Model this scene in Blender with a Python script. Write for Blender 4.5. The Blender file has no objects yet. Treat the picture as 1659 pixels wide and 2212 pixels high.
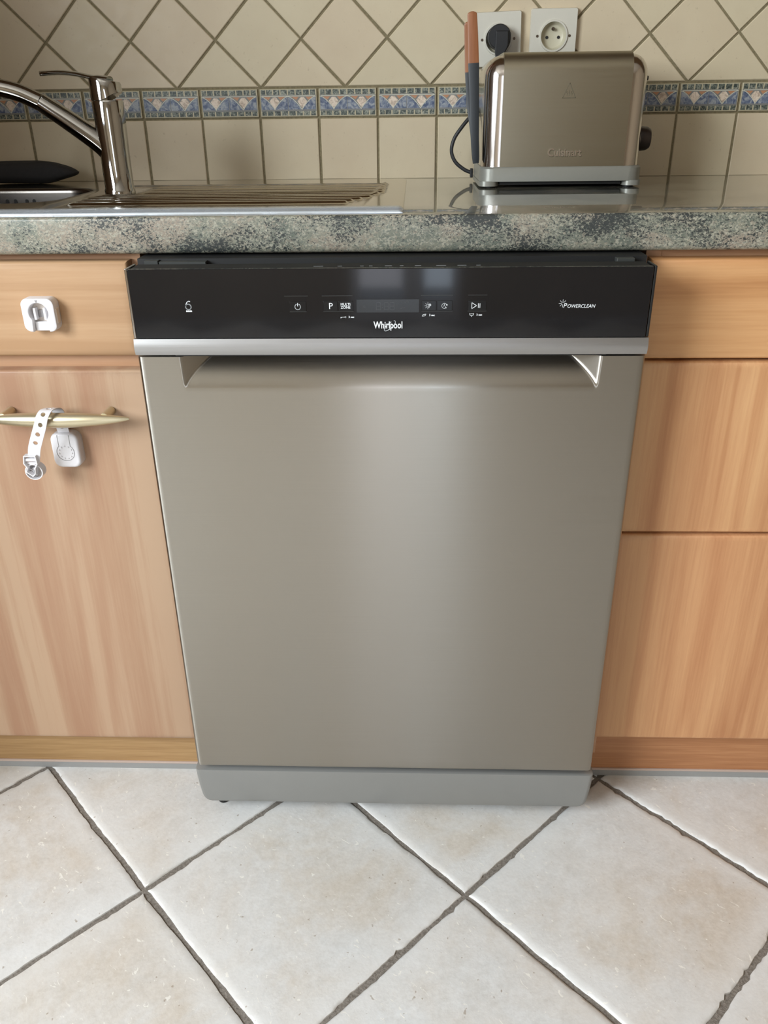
import bpy, bmesh, math, random
from mathutils import Vector, Matrix
from math import sin, cos, pi, sqrt
random.seed(7)
SC = bpy.context.scene
COL = SC.collection
IMG_W, IMG_H = 1659, 2212

# ------------------------------------------------------------------ camera
YAW, PIT, ROL, F = -0.0388, 0.4580, -0.0129, 1766.45
fw = Vector((sin(YAW)*cos(PIT), cos(YAW)*cos(PIT), -sin(PIT)))
rt = Vector((cos(YAW), -sin(YAW), 0)); up = rt.cross(fw)
r2 = cos(ROL)*rt + sin(ROL)*up; u2 = -sin(ROL)*rt + cos(ROL)*up
cam = bpy.data.cameras.new('camera'); cob = bpy.data.objects.new('camera', cam); COL.objects.link(cob)
M = Matrix((r2, u2, -fw)).transposed().to_4x4(); M.translation = Vector((0.0284, -0.9394, 1.0055))
cob.matrix_world = M
cam.sensor_fit = 'HORIZONTAL'; cam.sensor_width = 36; cam.lens = F/IMG_W*36; cam.clip_start = .02
SC.camera = cob

# ------------------------------------------------------------------ world, lights, exposure
w = bpy.data.worlds.new('world'); SC.world = w; w.use_nodes = True
w.node_tree.nodes['Background'].inputs[0].default_value = (.75, .86, 1, 1)
w.node_tree.nodes['Background'].inputs[1].default_value = 1.0
def area(name, loc, target, sx, sy, power, col, spread=180):
    l = bpy.data.lights.new(name, 'AREA'); l.shape = 'RECTANGLE'; l.size = sx; l.size_y = sy
    l.energy = power; l.color = col; l.spread = math.radians(spread)
    o = bpy.data.objects.new(name, l); COL.objects.link(o); o.location = loc
    o.rotation_euler = (Vector(target)-Vector(loc)).to_track_quat('-Z', 'Y').to_euler()
    return o
# daylight entering the three openings of the room: a wide window in the left wall and the two panes of the door behind the camera
area('window_daylight_left', (-1.86, -1.80, 1.66), (0, -1.55, .70), 1.5, 1.15, 100, (.88, .95, 1))
area('door_daylight_one', (-.14, -3.36, 1.13), (-.14, 0, 1.13), .22, 1.9, 2.6, (.95, .93, 1))
area('door_daylight_two', (.155, -3.36, 1.13), (.155, 0, 1.13), .14, 1.9, 2.6, (.74, .86, 1))
area('added_overhead_fill', (.3, -1.7, 2.44), (.3, -1.7, 0), .9, .9, .8, (1, .96, .9))  # weak overhead fill added for the ambient level; no ceiling lamp is known
vs = SC.view_settings
vs.view_transform = 'Standard'; vs.look = 'None'; vs.gamma = 1; vs.use_curve_mapping = False
vs.exposure = 0.36
SC.cycles.use_denoising = True
SC.cycles.max_bounces = 8; SC.cycles.diffuse_bounces = 5; SC.cycles.glossy_bounces = 5
SC.cycles.caustics_reflective = False; SC.cycles.caustics_refractive = False
SC.cycles.sample_clamp_indirect = 6

# ------------------------------------------------------------------ material helpers
def lin(c):
    r = []
    for v in c:
        v = v/255; r.append(v/12.92 if v <= .04045 else ((v+.055)/1.055)**2.4)
    return (r[0], r[1], r[2], 1)
class NT:
    def __init__(s, name):
        s.m = bpy.data.materials.new(name); s.m.use_nodes = True; s.t = s.m.node_tree
        s.b = s.t.nodes['Principled BSDF']
    def n(s, typ, **kw):
        nd = s.t.nodes.new(typ)
        for k, v in kw.items():
            if k.startswith('i_'):
                nd.inputs[int(k[2:])].default_value = v
            else: setattr(nd, k, v)
        return nd
    def l(s, a, b): s.t.links.new(a, b)
    def obj(s, scale=(1, 1, 1), rnd=0.0, rot=(0, 0, 0)):
        tc = s.n('ShaderNodeTexCoord'); mp = s.n('ShaderNodeMapping')
        mp.inputs['Scale'].default_value = scale; mp.inputs['Rotation'].default_value = rot
        if rnd:
            oi = s.n('ShaderNodeObjectInfo'); ml = s.n('ShaderNodeMath', operation='MULTIPLY'); ml.inputs[1].default_value = rnd
            s.l(oi.outputs['Random'], ml.inputs[0]); ad = s.n('ShaderNodeVectorMath', operation='ADD')
            s.l(tc.outputs['Object'], ad.inputs[0]); s.l(ml.outputs[0], ad.inputs[1]); s.l(ad.outputs[0], mp.inputs[0])
        else: s.l(tc.outputs['Object'], mp.inputs[0])
        return mp.outputs[0]
    def noise(s, vec, scale, detail=3, rough=.5, dist=0):
        nd = s.n('ShaderNodeTexNoise'); s.l(vec, nd.inputs['Vector'])
        nd.inputs['Scale'].default_value = scale; nd.inputs['Detail'].default_value = detail
        nd.inputs['Roughness'].default_value = rough; nd.inputs['Distortion'].default_value = dist
        return nd.outputs['Fac']
    def voro(s, vec, scale, feature='F1'):
        nd = s.n('ShaderNodeTexVoronoi', feature=feature); s.l(vec, nd.inputs['Vector']); nd.inputs['Scale'].default_value = scale
        return nd
    def ramp(s, fac, stops, interp='LINEAR'):
        nd = s.n('ShaderNodeValToRGB'); s.l(fac, nd.inputs[0]); e = nd.color_ramp.elements; nd.color_ramp.interpolation = interp
        while len(e) < len(stops): e.new(.5)
        for i, (p, c) in enumerate(stops):
            e[i].position = p; e[i].color = c if not isinstance(c, (int, float)) else (c, c, c, 1)
        return nd.outputs[0]
    def mix(s, fac, a, b, mode='MIX'):
        nd = s.n('ShaderNodeMix', data_type='RGBA', blend_type=mode)
        if isinstance(fac, (int, float)): nd.inputs[0].default_value = fac
        else: s.l(fac, nd.inputs[0])
        for v, k in ((a, 6), (b, 7)):
            if isinstance(v, tuple): nd.inputs[k].default_value = v
            else: s.l(v, nd.inputs[k])
        return nd.outputs[2]
    def math(s, op, a, b=0.0):
        nd = s.n('ShaderNodeMath', operation=op)
        for v, k in ((a, 0), (b, 1)):
            if isinstance(v, (int, float)): nd.inputs[k].default_value = v
            else: s.l(v, nd.inputs[k])
        return nd.outputs[0]
    def bump(s, h, strength, dist=.001):
        nd = s.n('ShaderNodeBump'); nd.inputs['Strength'].default_value = strength; nd.inputs['Distance'].default_value = dist
        s.l(h, nd.inputs['Height']); s.l(nd.outputs[0], s.b.inputs['Normal'])
    def set(s, **kw):
        for k, v in kw.items():
            k = {'base': 'Base Color', 'rough': 'Roughness', 'metal': 'Metallic', 'spec': 'Specular IOR Level', 'ior': 'IOR', 'coat': 'Coat Weight', 'coatr': 'Coat Roughness', 'aniso': 'Anisotropic'}[k]
            if isinstance(v, (tuple, int, float)): s.b.inputs[k].default_value = v
            else: s.l(v, s.b.inputs[k])
        return s.m
def simple(name, col, rough=.5, metal=0.0, grain=0.0, gscale=200, spec=.5, var=.06, coat=0):
    k = NT(name); v = k.obj()
    f = k.noise(v, gscale, 2)
    c = lin(col); d = tuple(x*(1-var) for x in c[:3])+(1,)
    k.set(base=k.mix(f, d, c), rough=rough, metal=metal, spec=spec, coat=coat)
    if grain: k.bump(f, grain, .0003)
    return k.m
MAT = {}
# glazed wall tile
k = NT('cream_wall_tile'); v = k.obj((1, 1, 1), 20)
oi = k.n('ShaderNodeObjectInfo')
base = k.ramp(k.noise(v, 11, 3, .6), [(.3, lin((200, 184, 156))), (.7, lin((211, 198, 170)))])
base = k.mix(.5, base, k.ramp(oi.outputs['Random'], [(0, lin((205, 186, 159))), (.5, lin((205, 189, 160))), (1, lin((203, 191, 161)))]))
sp = k.ramp(k.noise(k.obj((1, 1, .8), 9), 170, 4, .65), [(.645, 0.0), (.74, .35)])
base = k.mix(sp, base, lin((150, 130, 104)))
k.set(base=base, rough=k.ramp(k.noise(v, 60), [(.3, .36), (.7, .5)]), spec=.35); k.bump(k.noise(v, 70, 4, .6), .35, .0008); MAT['wtile'] = k.m
MAT['border_cream'] = simple('border_tile_glaze', (188, 178, 150), .35)
def marble(name, a, b, c, sc):
    k = NT(name); f = k.noise(k.obj((1, 1, 1), 7), sc, 4, .6, 1.2)
    k.set(base=k.ramp(f, [(.38, lin(a)), (.5, lin(b)), (.62, lin(c))]), rough=.4); return k.m
MAT['b_green'] = marble('green_marble_print', (48, 56, 54), (88, 96, 88), (150, 152, 138), 190)
MAT['b_blue'] = marble('blue_marble_print', (72, 84, 112), (112, 122, 140), (156, 160, 164), 110)
MAT['b_orange'] = simple('terracotta_print', (186, 134, 98), .4)
MAT['b_pink'] = marble('pale_pink_marble_print', (178, 158, 140), (216, 198, 178), (226, 210, 192), 150)
MAT['b_line'] = simple('grey_print_line', (126, 126, 122), .4)
MAT['b_ltline'] = simple('pale_print_line', (206, 204, 186), .4)
k = NT('olive_wall_grout'); v = k.obj(); f = k.noise(v, 300, 3)
k.set(base=k.ramp(f, [(.3, lin((116, 106, 80))), (.7, lin((138, 127, 99)))]), rough=.9); k.bump(f, .5, .0006); MAT['wgrout'] = k.m
# floor tile
k = NT('mottled_stone_floor_tile'); v = k.obj((1, 1, 1), 31)
n1 = k.noise(v, 5.5, 5, .62, .4); n2 = k.noise(v, 38, 5, .7, .5)
tone = k.ramp(n1, [(.36, lin((224, 226, 226))), (.5, lin((219, 215, 209))), (.64, lin((205, 189, 167)))])
gr = k.ramp(n2, [(.36, lin((202, 201, 197))), (.55, lin((222, 222, 220))), (.72, lin((234, 236, 236)))])
g3 = k.ramp(k.noise(v, 150, 4, .7), [(.36, lin((196, 190, 182))), (.6, lin((228, 225, 220)))])
base = k.mix(.40, tone, gr); base = k.mix(.22, base, g3)
tc = k.n('ShaderNodeTexCoord'); sx = k.n('ShaderNodeSeparateXYZ'); k.l(tc.outputs['Object'], sx.inputs[0])
mx = k.math('MAXIMUM', k.math('ABSOLUTE', sx.outputs[0]), k.math('ABSOLUTE', sx.outputs[1]))
mx = k.math('ADD', mx, k.math('MULTIPLY', k.math('SUBTRACT', k.noise(v, 9, 3), .5), .06))
edge = k.ramp(mx, [(.118, 0.0), (.150, .5)])
base = k.mix(edge, base, lin((228, 228, 226)))
fl = k.ramp(k.noise(k.obj((1.6, .8, 1), 17, (0, 0, .7)), 78, 3, .55, .8), [(.665, 0.0), (.70, .8)])
base = k.mix(fl, base, lin((243, 240, 232)))
dk = k.ramp(k.noise(k.obj((1, 1, 1), 11), 120, 2, .5), [(.72, 0.0), (.76, .6)])
base = k.mix(dk, base, lin((150, 132, 112)))
k.set(base=base, rough=k.ramp(n2, [(.3, .42), (.7, .6)]), spec=.35); k.bump(k.noise(v, 60, 6, .65), .5, .0012); MAT['ftile'] = k.m
k = NT('grey_floor_grout'); v = k.obj(); f = k.noise(v, 260, 4, .7)
k.set(base=k.ramp(f, [(.3, lin((104, 96, 88))), (.7, lin((150, 143, 134)))]), rough=.95); k.bump(f, .8, .002); MAT['fgrout'] = k.m
MAT['plaster'] = simple('painted_plaster', (158, 142, 120), .8)
MAT['shade_block'] = simple('brown_beige_shade_block', (128, 100, 72), .7)  # for the unseen blocks that shade the tiled wall
MAT['ceil'] = simple('white_ceiling_paint', (196, 188, 176), .85)
# woods
def wood(name, light, mid, dark, vertical=True, seed=0.0, streak=1.0, rings=15):
    k = NT(name)
    def vec(st):
        v0 = k.obj((1, 1, st) if vertical else (st, 1, 1)); ad = k.n('ShaderNodeVectorMath', operation='ADD'); k.l(v0, ad.inputs[0]); ad.inputs[1].default_value = (seed*3.7, seed, seed*1.3)
        return ad.outputs[0]
    a = k.noise(vec(.09), 6, 1, .4, .12)
    ring = k.math('SINE', k.math('MULTIPLY', a, rings*3.6)); ring = k.math('POWER', k.math('ADD', k.math('MULTIPLY', ring, .5), .5), 2.2)
    band = k.noise(vec(.012), 19, 3, .62)
    blot = k.noise(vec(.10), 8, 2, .5)
    fine = k.noise(vec(.035), 330, 3, .6)
    f = k.math('ADD', k.math('MULTIPLY', band, 1.15), k.math('MULTIPLY', k.math('SUBTRACT', blot, .5), .35))
    f = k.math('SUBTRACT', f, k.math('MULTIPLY', ring, .16))
    f = k.math('ADD', f, k.math('MULTIPLY', k.math('SUBTRACT', fine, .5), .34*streak))
    c = k.ramp(f, [(.31, lin(dark)), (.5, lin(mid)), (.68, lin(light))])
    pk = k.ramp(k.noise(k.obj((1.4, 1, .5)), 4, 2), [(.42, 0.0), (.66, .14)])
    c = k.mix(pk, c, lin(tuple(int(q_*f_) for q_, f_ in zip(mid, (.98, .92, .93)))))
    k.set(base=c, rough=k.ramp(fine, [(.3, .38), (.7, .5)]), spec=.4); k.bump(fine, .12, .0003); return k.m
MAT['wood_v'] = wood('alder_laminate_upright_grain', (183, 153, 125), (174, 140, 112), (166, 128, 101), True, 1.0)
MAT['wood_v2'] = wood('alder_laminate_upright_grain_warm', (210, 164, 118), (198, 148, 104), (182, 129, 88), True, 4.2)
MAT['wood_v3'] = wood('alder_laminate_upright_grain_lower', (211, 163, 118), (198, 147, 104), (182, 128, 88), True, 9.1)
MAT['wood_h'] = wood('alder_laminate_level_grain', (192, 158, 123), (184, 148, 112), (175, 138, 102), False, 2.3)
MAT['wood_h2'] = wood('alder_laminate_level_grain_warm', (206, 158, 110), (196, 146, 98), (180, 129, 84), False, 6.3)
MAT['wood_rail'] = wood('beech_rail', (204, 164, 130), (194, 152, 117), (182, 139, 104), False, 5.5)
MAT['wood_plinth'] = wood('brown_oak_plinth_laminate', (184, 152, 108), (172, 138, 94), (156, 122, 80), False, 3.1, 2.0, 5)
MAT['wood_plinth2'] = wood('red_brown_plinth_laminate', (190, 140, 98), (176, 124, 84), (160, 108, 70), False, 7.1, 1.6, 5)
MAT['seal'] = simple('grey_plastic_seal', (150, 150, 148), .3)
MAT['seal_lip'] = simple('pinkish_plastic_lip', (190, 170, 158), .3)
# granite laminate
def granite(name, coat, rough):
    k = NT(name); v = k.obj((1, 1, 1.35))
    base = k.ramp(k.noise(v, 14, 3, .6, .5), [(.38, lin((112, 118, 106))), (.5, lin((140, 140, 124))), (.62, lin((156, 144, 128)))])
    n2 = k.noise(v, 230, 4, .72, .8)
    base = k.mix(k.ramp(n2, [(.50, 0.0), (.56, .75)]), base, lin((184, 180, 162)))
    base = k.mix(k.ramp(k.noise(v, 320, 3, .65, .5), [(.53, 0.0), (.58, .6)]), base, lin((104, 112, 106)))
    base = k.mix(k.ramp(k.noise(v, 190, 2, .6), [(.60, 0.0), (.64, .5)]), base, lin((168, 154, 136)))
    dm = k.math('ADD', k.math('MULTIPLY', k.noise(v, 9, 3, .6), .9), k.noise(v, 290, 4, .72, .9))
    base = k.mix(k.ramp(dm, [(.985, 0.0), (1.01, .88), (1.1, .97)]), base, lin((56, 60, 60)))
    base = k.mix(.16, base, (0, 0, 0, 1))
    k.set(base=base, rough=rough, spec=.5, coat=coat, coatr=.03); k.b.inputs['Coat IOR'].default_value = 1.6
    return k.m
MAT['granite'] = granite('grey_green_granite_laminate', 1.0, .25)
MAT['granite_front'] = granite('grey_green_granite_laminate_edge', 0.0, .38)
# metals
def brushed(name, col, rough, aniso, rot, gs=(6, 900, 900), bs=.08, axis=(0, 0, 1)):
    k = NT(name); f = k.noise(k.obj(gs), 1.0, 3, .6)
    c = lin(col); d = tuple(x*.93 for x in c[:3])+(1,)
    k.set(base=k.mix(f, d, c), metal=1.0, rough=k.ramp(f, [(.3, rough*.92), (.7, rough*1.08)]), aniso=aniso)
    k.b.inputs['Anisotropic Rotation'].default_value = rot
    tv = k.n('ShaderNodeCombineXYZ'); tv.inputs[0].default_value, tv.inputs[1].default_value, tv.inputs[2].default_value = axis
    k.l(tv.outputs[0], k.b.inputs['Tangent']); k.bump(f, bs, .0002); return k.m
MAT['steel'] = brushed('brushed_stainless_door', (170, 165, 156), .30, .97, 0.0, bs=.03)
MAT['strip'] = brushed('satin_metal_strip', (172, 171, 170), .42, .4, 0.0)
MAT['toast'] = brushed('brushed_steel_toaster', (171, 164, 145), .34, .6, 0.0, (10, 700, 700))
k = NT('polished_steel'); f = k.noise(k.obj((300, 300, 3)), 1, 2); k.set(base=lin((205, 200, 195)), metal=1.0, rough=k.ramp(f, [(.3, .12), (.7, .2)])); MAT['polish'] = k.m
k = NT('chrome'); k.set(base=k.mix(k.noise(k.obj(), 40), lin((172, 171, 168)), lin((184, 183, 180))), metal=1.0, rough=.07); MAT['chrome'] = k.m
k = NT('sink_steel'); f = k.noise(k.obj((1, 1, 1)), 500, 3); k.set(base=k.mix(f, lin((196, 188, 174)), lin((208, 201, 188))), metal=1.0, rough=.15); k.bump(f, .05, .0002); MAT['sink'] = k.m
k = NT('sink_bowl_steel_shaded'); f = k.noise(k.obj(), 300, 2); k.set(base=k.mix(f, lin((118, 112, 106)), lin((132, 126, 120))), metal=1.0, rough=.22); MAT['bowl'] = k.m  # same steel as the deck, base darkened so the bowl reads shaded
k = NT('sink_rim_painted_sheen'); f = k.noise(k.obj((12, 90, 1)), 1, 4, .6, 1); k.set(base=lin((206, 214, 222)), metal=.6, rough=k.ramp(f, [(.35, .15), (.65, .34)])); k.bump(f, .5, .001); MAT['rim'] = k.m  # blue-white base stands in for a bright reflection along the rim
k = NT('champagne_metal_handle'); f = k.noise(k.obj(), 60, 3); k.set(base=k.mix(f, lin((202, 190, 158)), lin((212, 202, 174))), metal=.85, rough=.33); MAT['handle'] = k.m
MAT['post'] = simple('dull_grey_brown_metal', (140, 122, 104), .5, .4)
MAT['silver'] = simple('silver_painted_plastic', (142, 142, 134), .4, .35)
MAT['dwplinth'] = simple('grey_painted_kickplate', (138, 138, 135), .42, .15, gscale=30)
k = NT('glossy_black_glass'); k.set(base=k.mix(k.noise(k.obj(), 20), lin((22, 22, 24)), lin((28, 27, 28))), rough=.06, spec=.42); MAT['gloss'] = k.m
MAT['btn'] = simple('black_button', (19, 20, 22), .12)
MAT['disp'] = simple('dark_display_window', (46, 48, 50), .12)
MAT['seg'] = simple('faint_display_segment', (74, 76, 78), .3)
MAT['black'] = simple('black_plastic', (22, 22, 22), .35)
MAT['blackm'] = simple('matte_black_plastic', (16, 16, 16), .6)
MAT['gasket'] = simple('dark_grey_plastic', (58, 60, 58), .4)
MAT['print'] = simple('white_print', (226, 230, 232), .5, var=.01)
MAT['printg'] = simple('grey_print', (150, 154, 156), .5, var=.01)
MAT['plastic'] = simple('white_plastic', (224, 222, 224), .32, spec=.4, var=.02)
MAT['plastic2'] = simple('off_white_plastic', (226, 216, 206), .35, var=.03)
MAT['grey_mark'] = simple('grey_moulded_mark', (150, 146, 146), .5)
MAT['socket'] = simple('ivory_socket_plastic', (208, 204, 190), .3, var=.03)
MAT['socket_in'] = simple('ivory_socket_well', (200, 194, 170), .3, var=.1, gscale=90)
MAT['brass'] = simple('dark_screw', (88, 74, 60), .4, .5)
MAT['rubber'] = simple('black_rubber', (30, 31, 33), .5)
MAT['symbol'] = simple('embossed_symbol_shade', (112, 106, 88), .4, .6)
MAT['knob'] = simple('dark_brown_knob', (40, 30, 26), .35)
MAT['tongw'] = wood('tong_wood', (164, 112, 76), (150, 98, 64), (134, 84, 52), True, 3.3, 1.4, 6)
MAT['tongb'] = simple('charcoal_silicone', (44, 48, 52), .5)
MAT['cloth'] = simple('charcoal_cloth', (44, 42, 42), .95, grain=.8, gscale=260, var=.3)

# ------------------------------------------------------------------ geometry helpers
def link(name, bm, mat, parent=None, smooth=False, label=None, cat=None, kind=None, group=None, recalc=True):
    me = bpy.data.meshes.new(name)
    if recalc: bmesh.ops.recalc_face_normals(bm, faces=bm.faces)
    bm.to_mesh(me); bm.free()
    for m in (mat if isinstance(mat, list) else [mat]): me.materials.append(m)
    if smooth:
        me.shade_smooth()
        if smooth is not True: me.set_sharp_from_angle(angle=math.radians(smooth))
    o = bpy.data.objects.new(name, me); COL.objects.link(o); o.parent = parent
    if parent is not None:
        o.matrix_parent_inverse = parent.matrix_world.inverted()
    tag(o, label, cat, kind, group); return o
def tag(o, label=None, cat=None, kind=None, group=None):
    for a, b in (('label', label), ('category', cat), ('kind', kind), ('group', group)):
        if b: o[a] = b
    return o
def empty(name, loc, label, cat, group=None):
    o = bpy.data.objects.new(name, None); COL.objects.link(o); o.location = loc; o.empty_display_size = .02
    o.matrix_world = Matrix.Translation(Vector(loc))
    return tag(o, label, cat, None, group)
def box(bm, x0, x1, y0, y1, z0, z1, bev=0, seg=2):
    vs_ = [bm.verts.new((x, y, z)) for z in (z0, z1) for y in (y0, y1) for x in (x0, x1)]
    fs = [(0, 2, 3, 1), (4, 5, 7, 6), (0, 1, 5, 4), (2, 6, 7, 3), (0, 4, 6, 2), (1, 3, 7, 5)]
    ff = [bm.faces.new([vs_[i] for i in f]) for f in fs]
    if bev:
        es = list({e for f in ff for e in f.edges})
        bmesh.ops.bevel(bm, geom=es, offset=bev, segments=seg, affect='EDGES', profile=.5, clamp_overlap=True)
    return bm
def nbox(*a, **k): return box(bmesh.new(), *a, **k)
def slab(bm, poly, y, depth, bev, mi=0):
    """polygon in (x,z), front at y-depth, body back to y, chamfered front rim."""
    def ring(p, yy): return [bm.verts.new((q[0], yy, q[1])) for q in p]
    ins = inset(poly, bev)
    a = ring(poly, y); b = ring(poly, y-depth+bev*.8); c = ring(ins, y-depth); n = len(poly)
    for r, s in ((a, b), (b, c)):
        for i in range(n):
            f = bm.faces.new((r[i], r[(i+1) % n], s[(i+1) % n], s[i])); f.material_index = mi
    f = bm.faces.new(c); f.material_index = mi
def inset(poly, d):
    n = len(poly); A = sum(poly[i][0]*poly[(i+1) % n][1]-poly[(i+1) % n][0]*poly[i][1] for i in range(n)); s = 1 if A > 0 else -1
    L = []
    for i in range(n):
        p, q = poly[i], poly[(i+1) % n]; dx, dz = q[0]-p[0], q[1]-p[1]; l = math.hypot(dx, dz) or 1e-9
        nx, nz = -dz/l*s, dx/l*s; L.append((p[0]+nx*d, p[1]+nz*d, dx/l, dz/l))
    out = []
    for i in range(n):
        a, b = L[i-1], L[i]; den = a[2]*b[3]-a[3]*b[2]
        if abs(den) < 1e-6: out.append((b[0], b[1])); continue
        t = ((b[0]-a[0])*b[3]-(b[1]-a[1])*b[2])/den; out.append((a[0]+a[2]*t, a[1]+a[3]*t))
    return out
def clip(poly, z0):
    out = []
    for i in range(len(poly)):
        p, q = poly[i], poly[(i+1) % len(poly)]
        if p[1] >= z0: out.append(p)
        if (p[1] >= z0) != (q[1] >= z0):
            t = (z0-p[1])/(q[1]-p[1]); out.append((p[0]+t*(q[0]-p[0]), z0))
    return out
def lathe(bm, prof, axis_o, axis_d, seg=32, cap=True, xref=None):
    """prof: list of (radius, distance along axis)."""
    d = Vector(axis_d).normalized(); o = Vector(axis_o)
    a = Vector(xref) if xref else d.orthogonal().normalized(); b = d.cross(a).normalized()
    rings = []
    for r, h in prof:
        rings.append([bm.verts.new(o+d*h+(a*cos(2*pi*i/seg)+b*sin(2*pi*i/seg))*r) for i in range(seg)])
    for r, s in zip(rings, rings[1:]):
        for i in range(seg): bm.faces.new((r[i], r[(i+1) % seg], s[(i+1) % seg], s[i]))
    if cap: bm.faces.new(rings[0][::-1]); bm.faces.new(rings[-1])
    return bm
def catmull(pts, n=8):
    P = [Vector(p) for p in pts]; P = [P[0]*2-P[1]]+P+[P[-1]*2-P[-2]]; out = []
    for i in range(1, len(P)-2):
        for j in range(n):
            t = j/n; p0, p1, p2, p3 = P[i-1:i+3]
            out.append(.5*((2*p1)+(-p0+p2)*t+(2*p0-5*p1+4*p2-p3)*t*t+(-p0+3*p1-3*p2+p3)*t**3))
    out.append(P[-2]); return out
def sweep(bm, pts, section, up0=(0, 0, 1), cap=True):
    """section(i,t)-> list of (a,b) offsets, a along side, b along up."""
    n = len(pts); rings = []
    U = Vector(up0)
    for i, p in enumerate(pts):
        t = (pts[min(i+1, n-1)]-pts[max(i-1, 0)]).normalized()
        U = (U-t*U.dot(t)).normalized(); S = t.cross(U)
        rings.append([bm.verts.new(p+S*a+U*b) for a, b in section(i, i/(n-1))])
    m = len(rings[0])
    for r, s in zip(rings, rings[1:]):
        for i in range(m): bm.faces.new((r[i], r[(i+1) % m], s[(i+1) % m], s[i]))
    if cap: bm.faces.new(rings[0][::-1]); bm.faces.new(rings[-1])
    return bm
def circ(r, m=14, sq=1.0): return [(r*cos(2*pi*i/m), r*sq*sin(2*pi*i/m)) for i in range(m)]
def rrect(x0, x1, z0, z1, r, n=5):
    out = []
    for cx, cz, a0 in ((x1-r, z1-r, 0), (x0+r, z1-r, pi/2), (x0+r, z0+r, pi), (x1-r, z0+r, 3*pi/2)):
        for i in range(n+1):
            a = a0+pi/2*i/n; out.append((cx+r*cos(a), cz+r*sin(a)))
    return out
def text_bm(body, size, cx, z, y, bm=None, shear=0, bold=0, align='CENTER', sx=1.0, thick=.0002, rot=0):
    cu = bpy.data.curves.new('t', 'FONT'); cu.body = body; cu.size = size; cu.align_x = align; cu.align_y = 'CENTER'
    cu.shear = shear; cu.offset = bold; cu.extrude = thick; cu.resolution_u = 3
    ob = bpy.data.objects.new('t', cu); COL.objects.link(ob); dg = bpy.context.evaluated_depsgraph_get()
    me = bpy.data.meshes.new_from_object(ob.evaluated_get(dg)); bpy.data.objects.remove(ob)
    bm = bm or bmesh.new(); n0 = len(bm.verts); bm.from_mesh(me); bm.verts.ensure_lookup_table()
    for v_ in bm.verts[n0:]:
        x, zz, e = v_.co; x *= sx
        if rot: x, zz = x*cos(rot)-zz*sin(rot), x*sin(rot)+zz*cos(rot)
        v_.co = (cx+x, y-e, z+zz)
    bpy.data.meshes.remove(me); return bm
def flat(bm, poly, y, mi=0):
    f = bm.faces.new([bm.verts.new((p[0], y, p[1])) for p in poly]); f.material_index = mi
    if f.normal.length == 0: f.normal_update()
    if f.normal.y > 0: f.normal_flip()
def stroke(bm, pts, w_, y, closed=False, th=.00025):
    """thin raised printed line through (x,z) points."""
    n = len(pts)
    for i in range(n if closed else n-1):
        p, q = pts[i], pts[(i+1) % n]; dx, dz = q[0]-p[0], q[1]-p[1]; l = math.hypot(dx, dz) or 1e-9
        nx, nz = -dz/l*w_/2, dx/l*w_/2; ex, ez = dx/l*w_*.3, dz/l*w_*.3
        P = [(p[0]-ex+nx, p[1]-ez+nz), (q[0]+ex+nx, q[1]+ez+nz), (q[0]+ex-nx, q[1]+ez-nz), (p[0]-ex-nx, p[1]-ez-nz)]
        v0 = [bm.verts.new((a, y-th, b)) for a, b in P]; v1 = [bm.verts.new((a, y, b)) for a, b in P]
        bm.faces.new(v0)
        for j in range(4): bm.faces.new((v0[j], v0[(j+1) % 4], v1[(j+1) % 4], v1[j]))
def arc(cx, cz, r, a0, a1, n=16, rz=None):
    return [(cx+r*cos(math.radians(a0+(a1-a0)*i/n)), cz+(rz or r)*sin(math.radians(a0+(a1-a0)*i/n))) for i in range(n+1)]

# ------------------------------------------------------------------ room shell
WY = .6258                                       # face plane of the wall tiles
Z0 = .8942                                       # worktop height
floor = link('floor', nbox(-1.9, 2.3, -3.4, WY+.03, -.05, -.0035), MAT['fgrout'], kind='structure')
wall = link('wall_back', nbox(-1.9, 2.3, WY+.0025, WY+.12, 0, 2.5), MAT['wgrout'], kind='structure')
# left wall with its window opening
bm = nbox(-2.0, -1.9, -3.4, WY, 0, 1.0); box(bm, -2.0, -1.9, -3.4, WY, 2.24, 2.5); box(bm, -2.0, -1.9, -3.4, -2.6, 1.0, 2.24); box(bm, -2.0, -1.9, -1.0, WY, 1.0, 2.24)
link('wall_left', bm, MAT['plaster'], kind='structure')
link('left_shade_block', nbox(-1.9, -.98, -.33, WY+.0025, 0, 2.5), MAT['shade_block'], kind='structure')  # unseen block added to shade the left end of the tiles
link('wall_right', nbox(2.3, 2.4, -3.4, WY, 0, 2.5), MAT['plaster'], kind='structure')
bm = nbox(-1.9, -.30, -3.5, -3.4, 0, 2.5); box(bm, .27, 2.3, -3.5, -3.4, 0, 2.5); box(bm, -.30, .27, -3.5, -3.4, 2.14, 2.5)
link('wall_front', bm, MAT['plaster'], kind='structure')
link('overhead_shade_block', nbox(-.98, 2.3, .27, WY+.0025, 1.46, 2.5), MAT['shade_block'], kind='structure')  # unseen block added above the tiles to keep light off the wall
link('ceiling', nbox(-1.9, 2.3, -3.4, WY, 2.5, 2.56), MAT['ceil'], kind='structure')
bm = nbox(-1.97, -1.9, -2.6, -1.0, 1.0, 1.04); box(bm, -1.97, -1.9, -2.6, -1.0, 2.2, 2.24); box(bm, -1.97, -1.9, -2.6, -2.56, 1.04, 2.2); box(bm, -1.97, -1.9, -1.04, -1.0, 1.04, 2.2); box(bm, -1.96, -1.91, -1.82, -1.78, 1.04, 2.2)
link('window_1', bm, MAT['plastic'], kind='structure')
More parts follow.
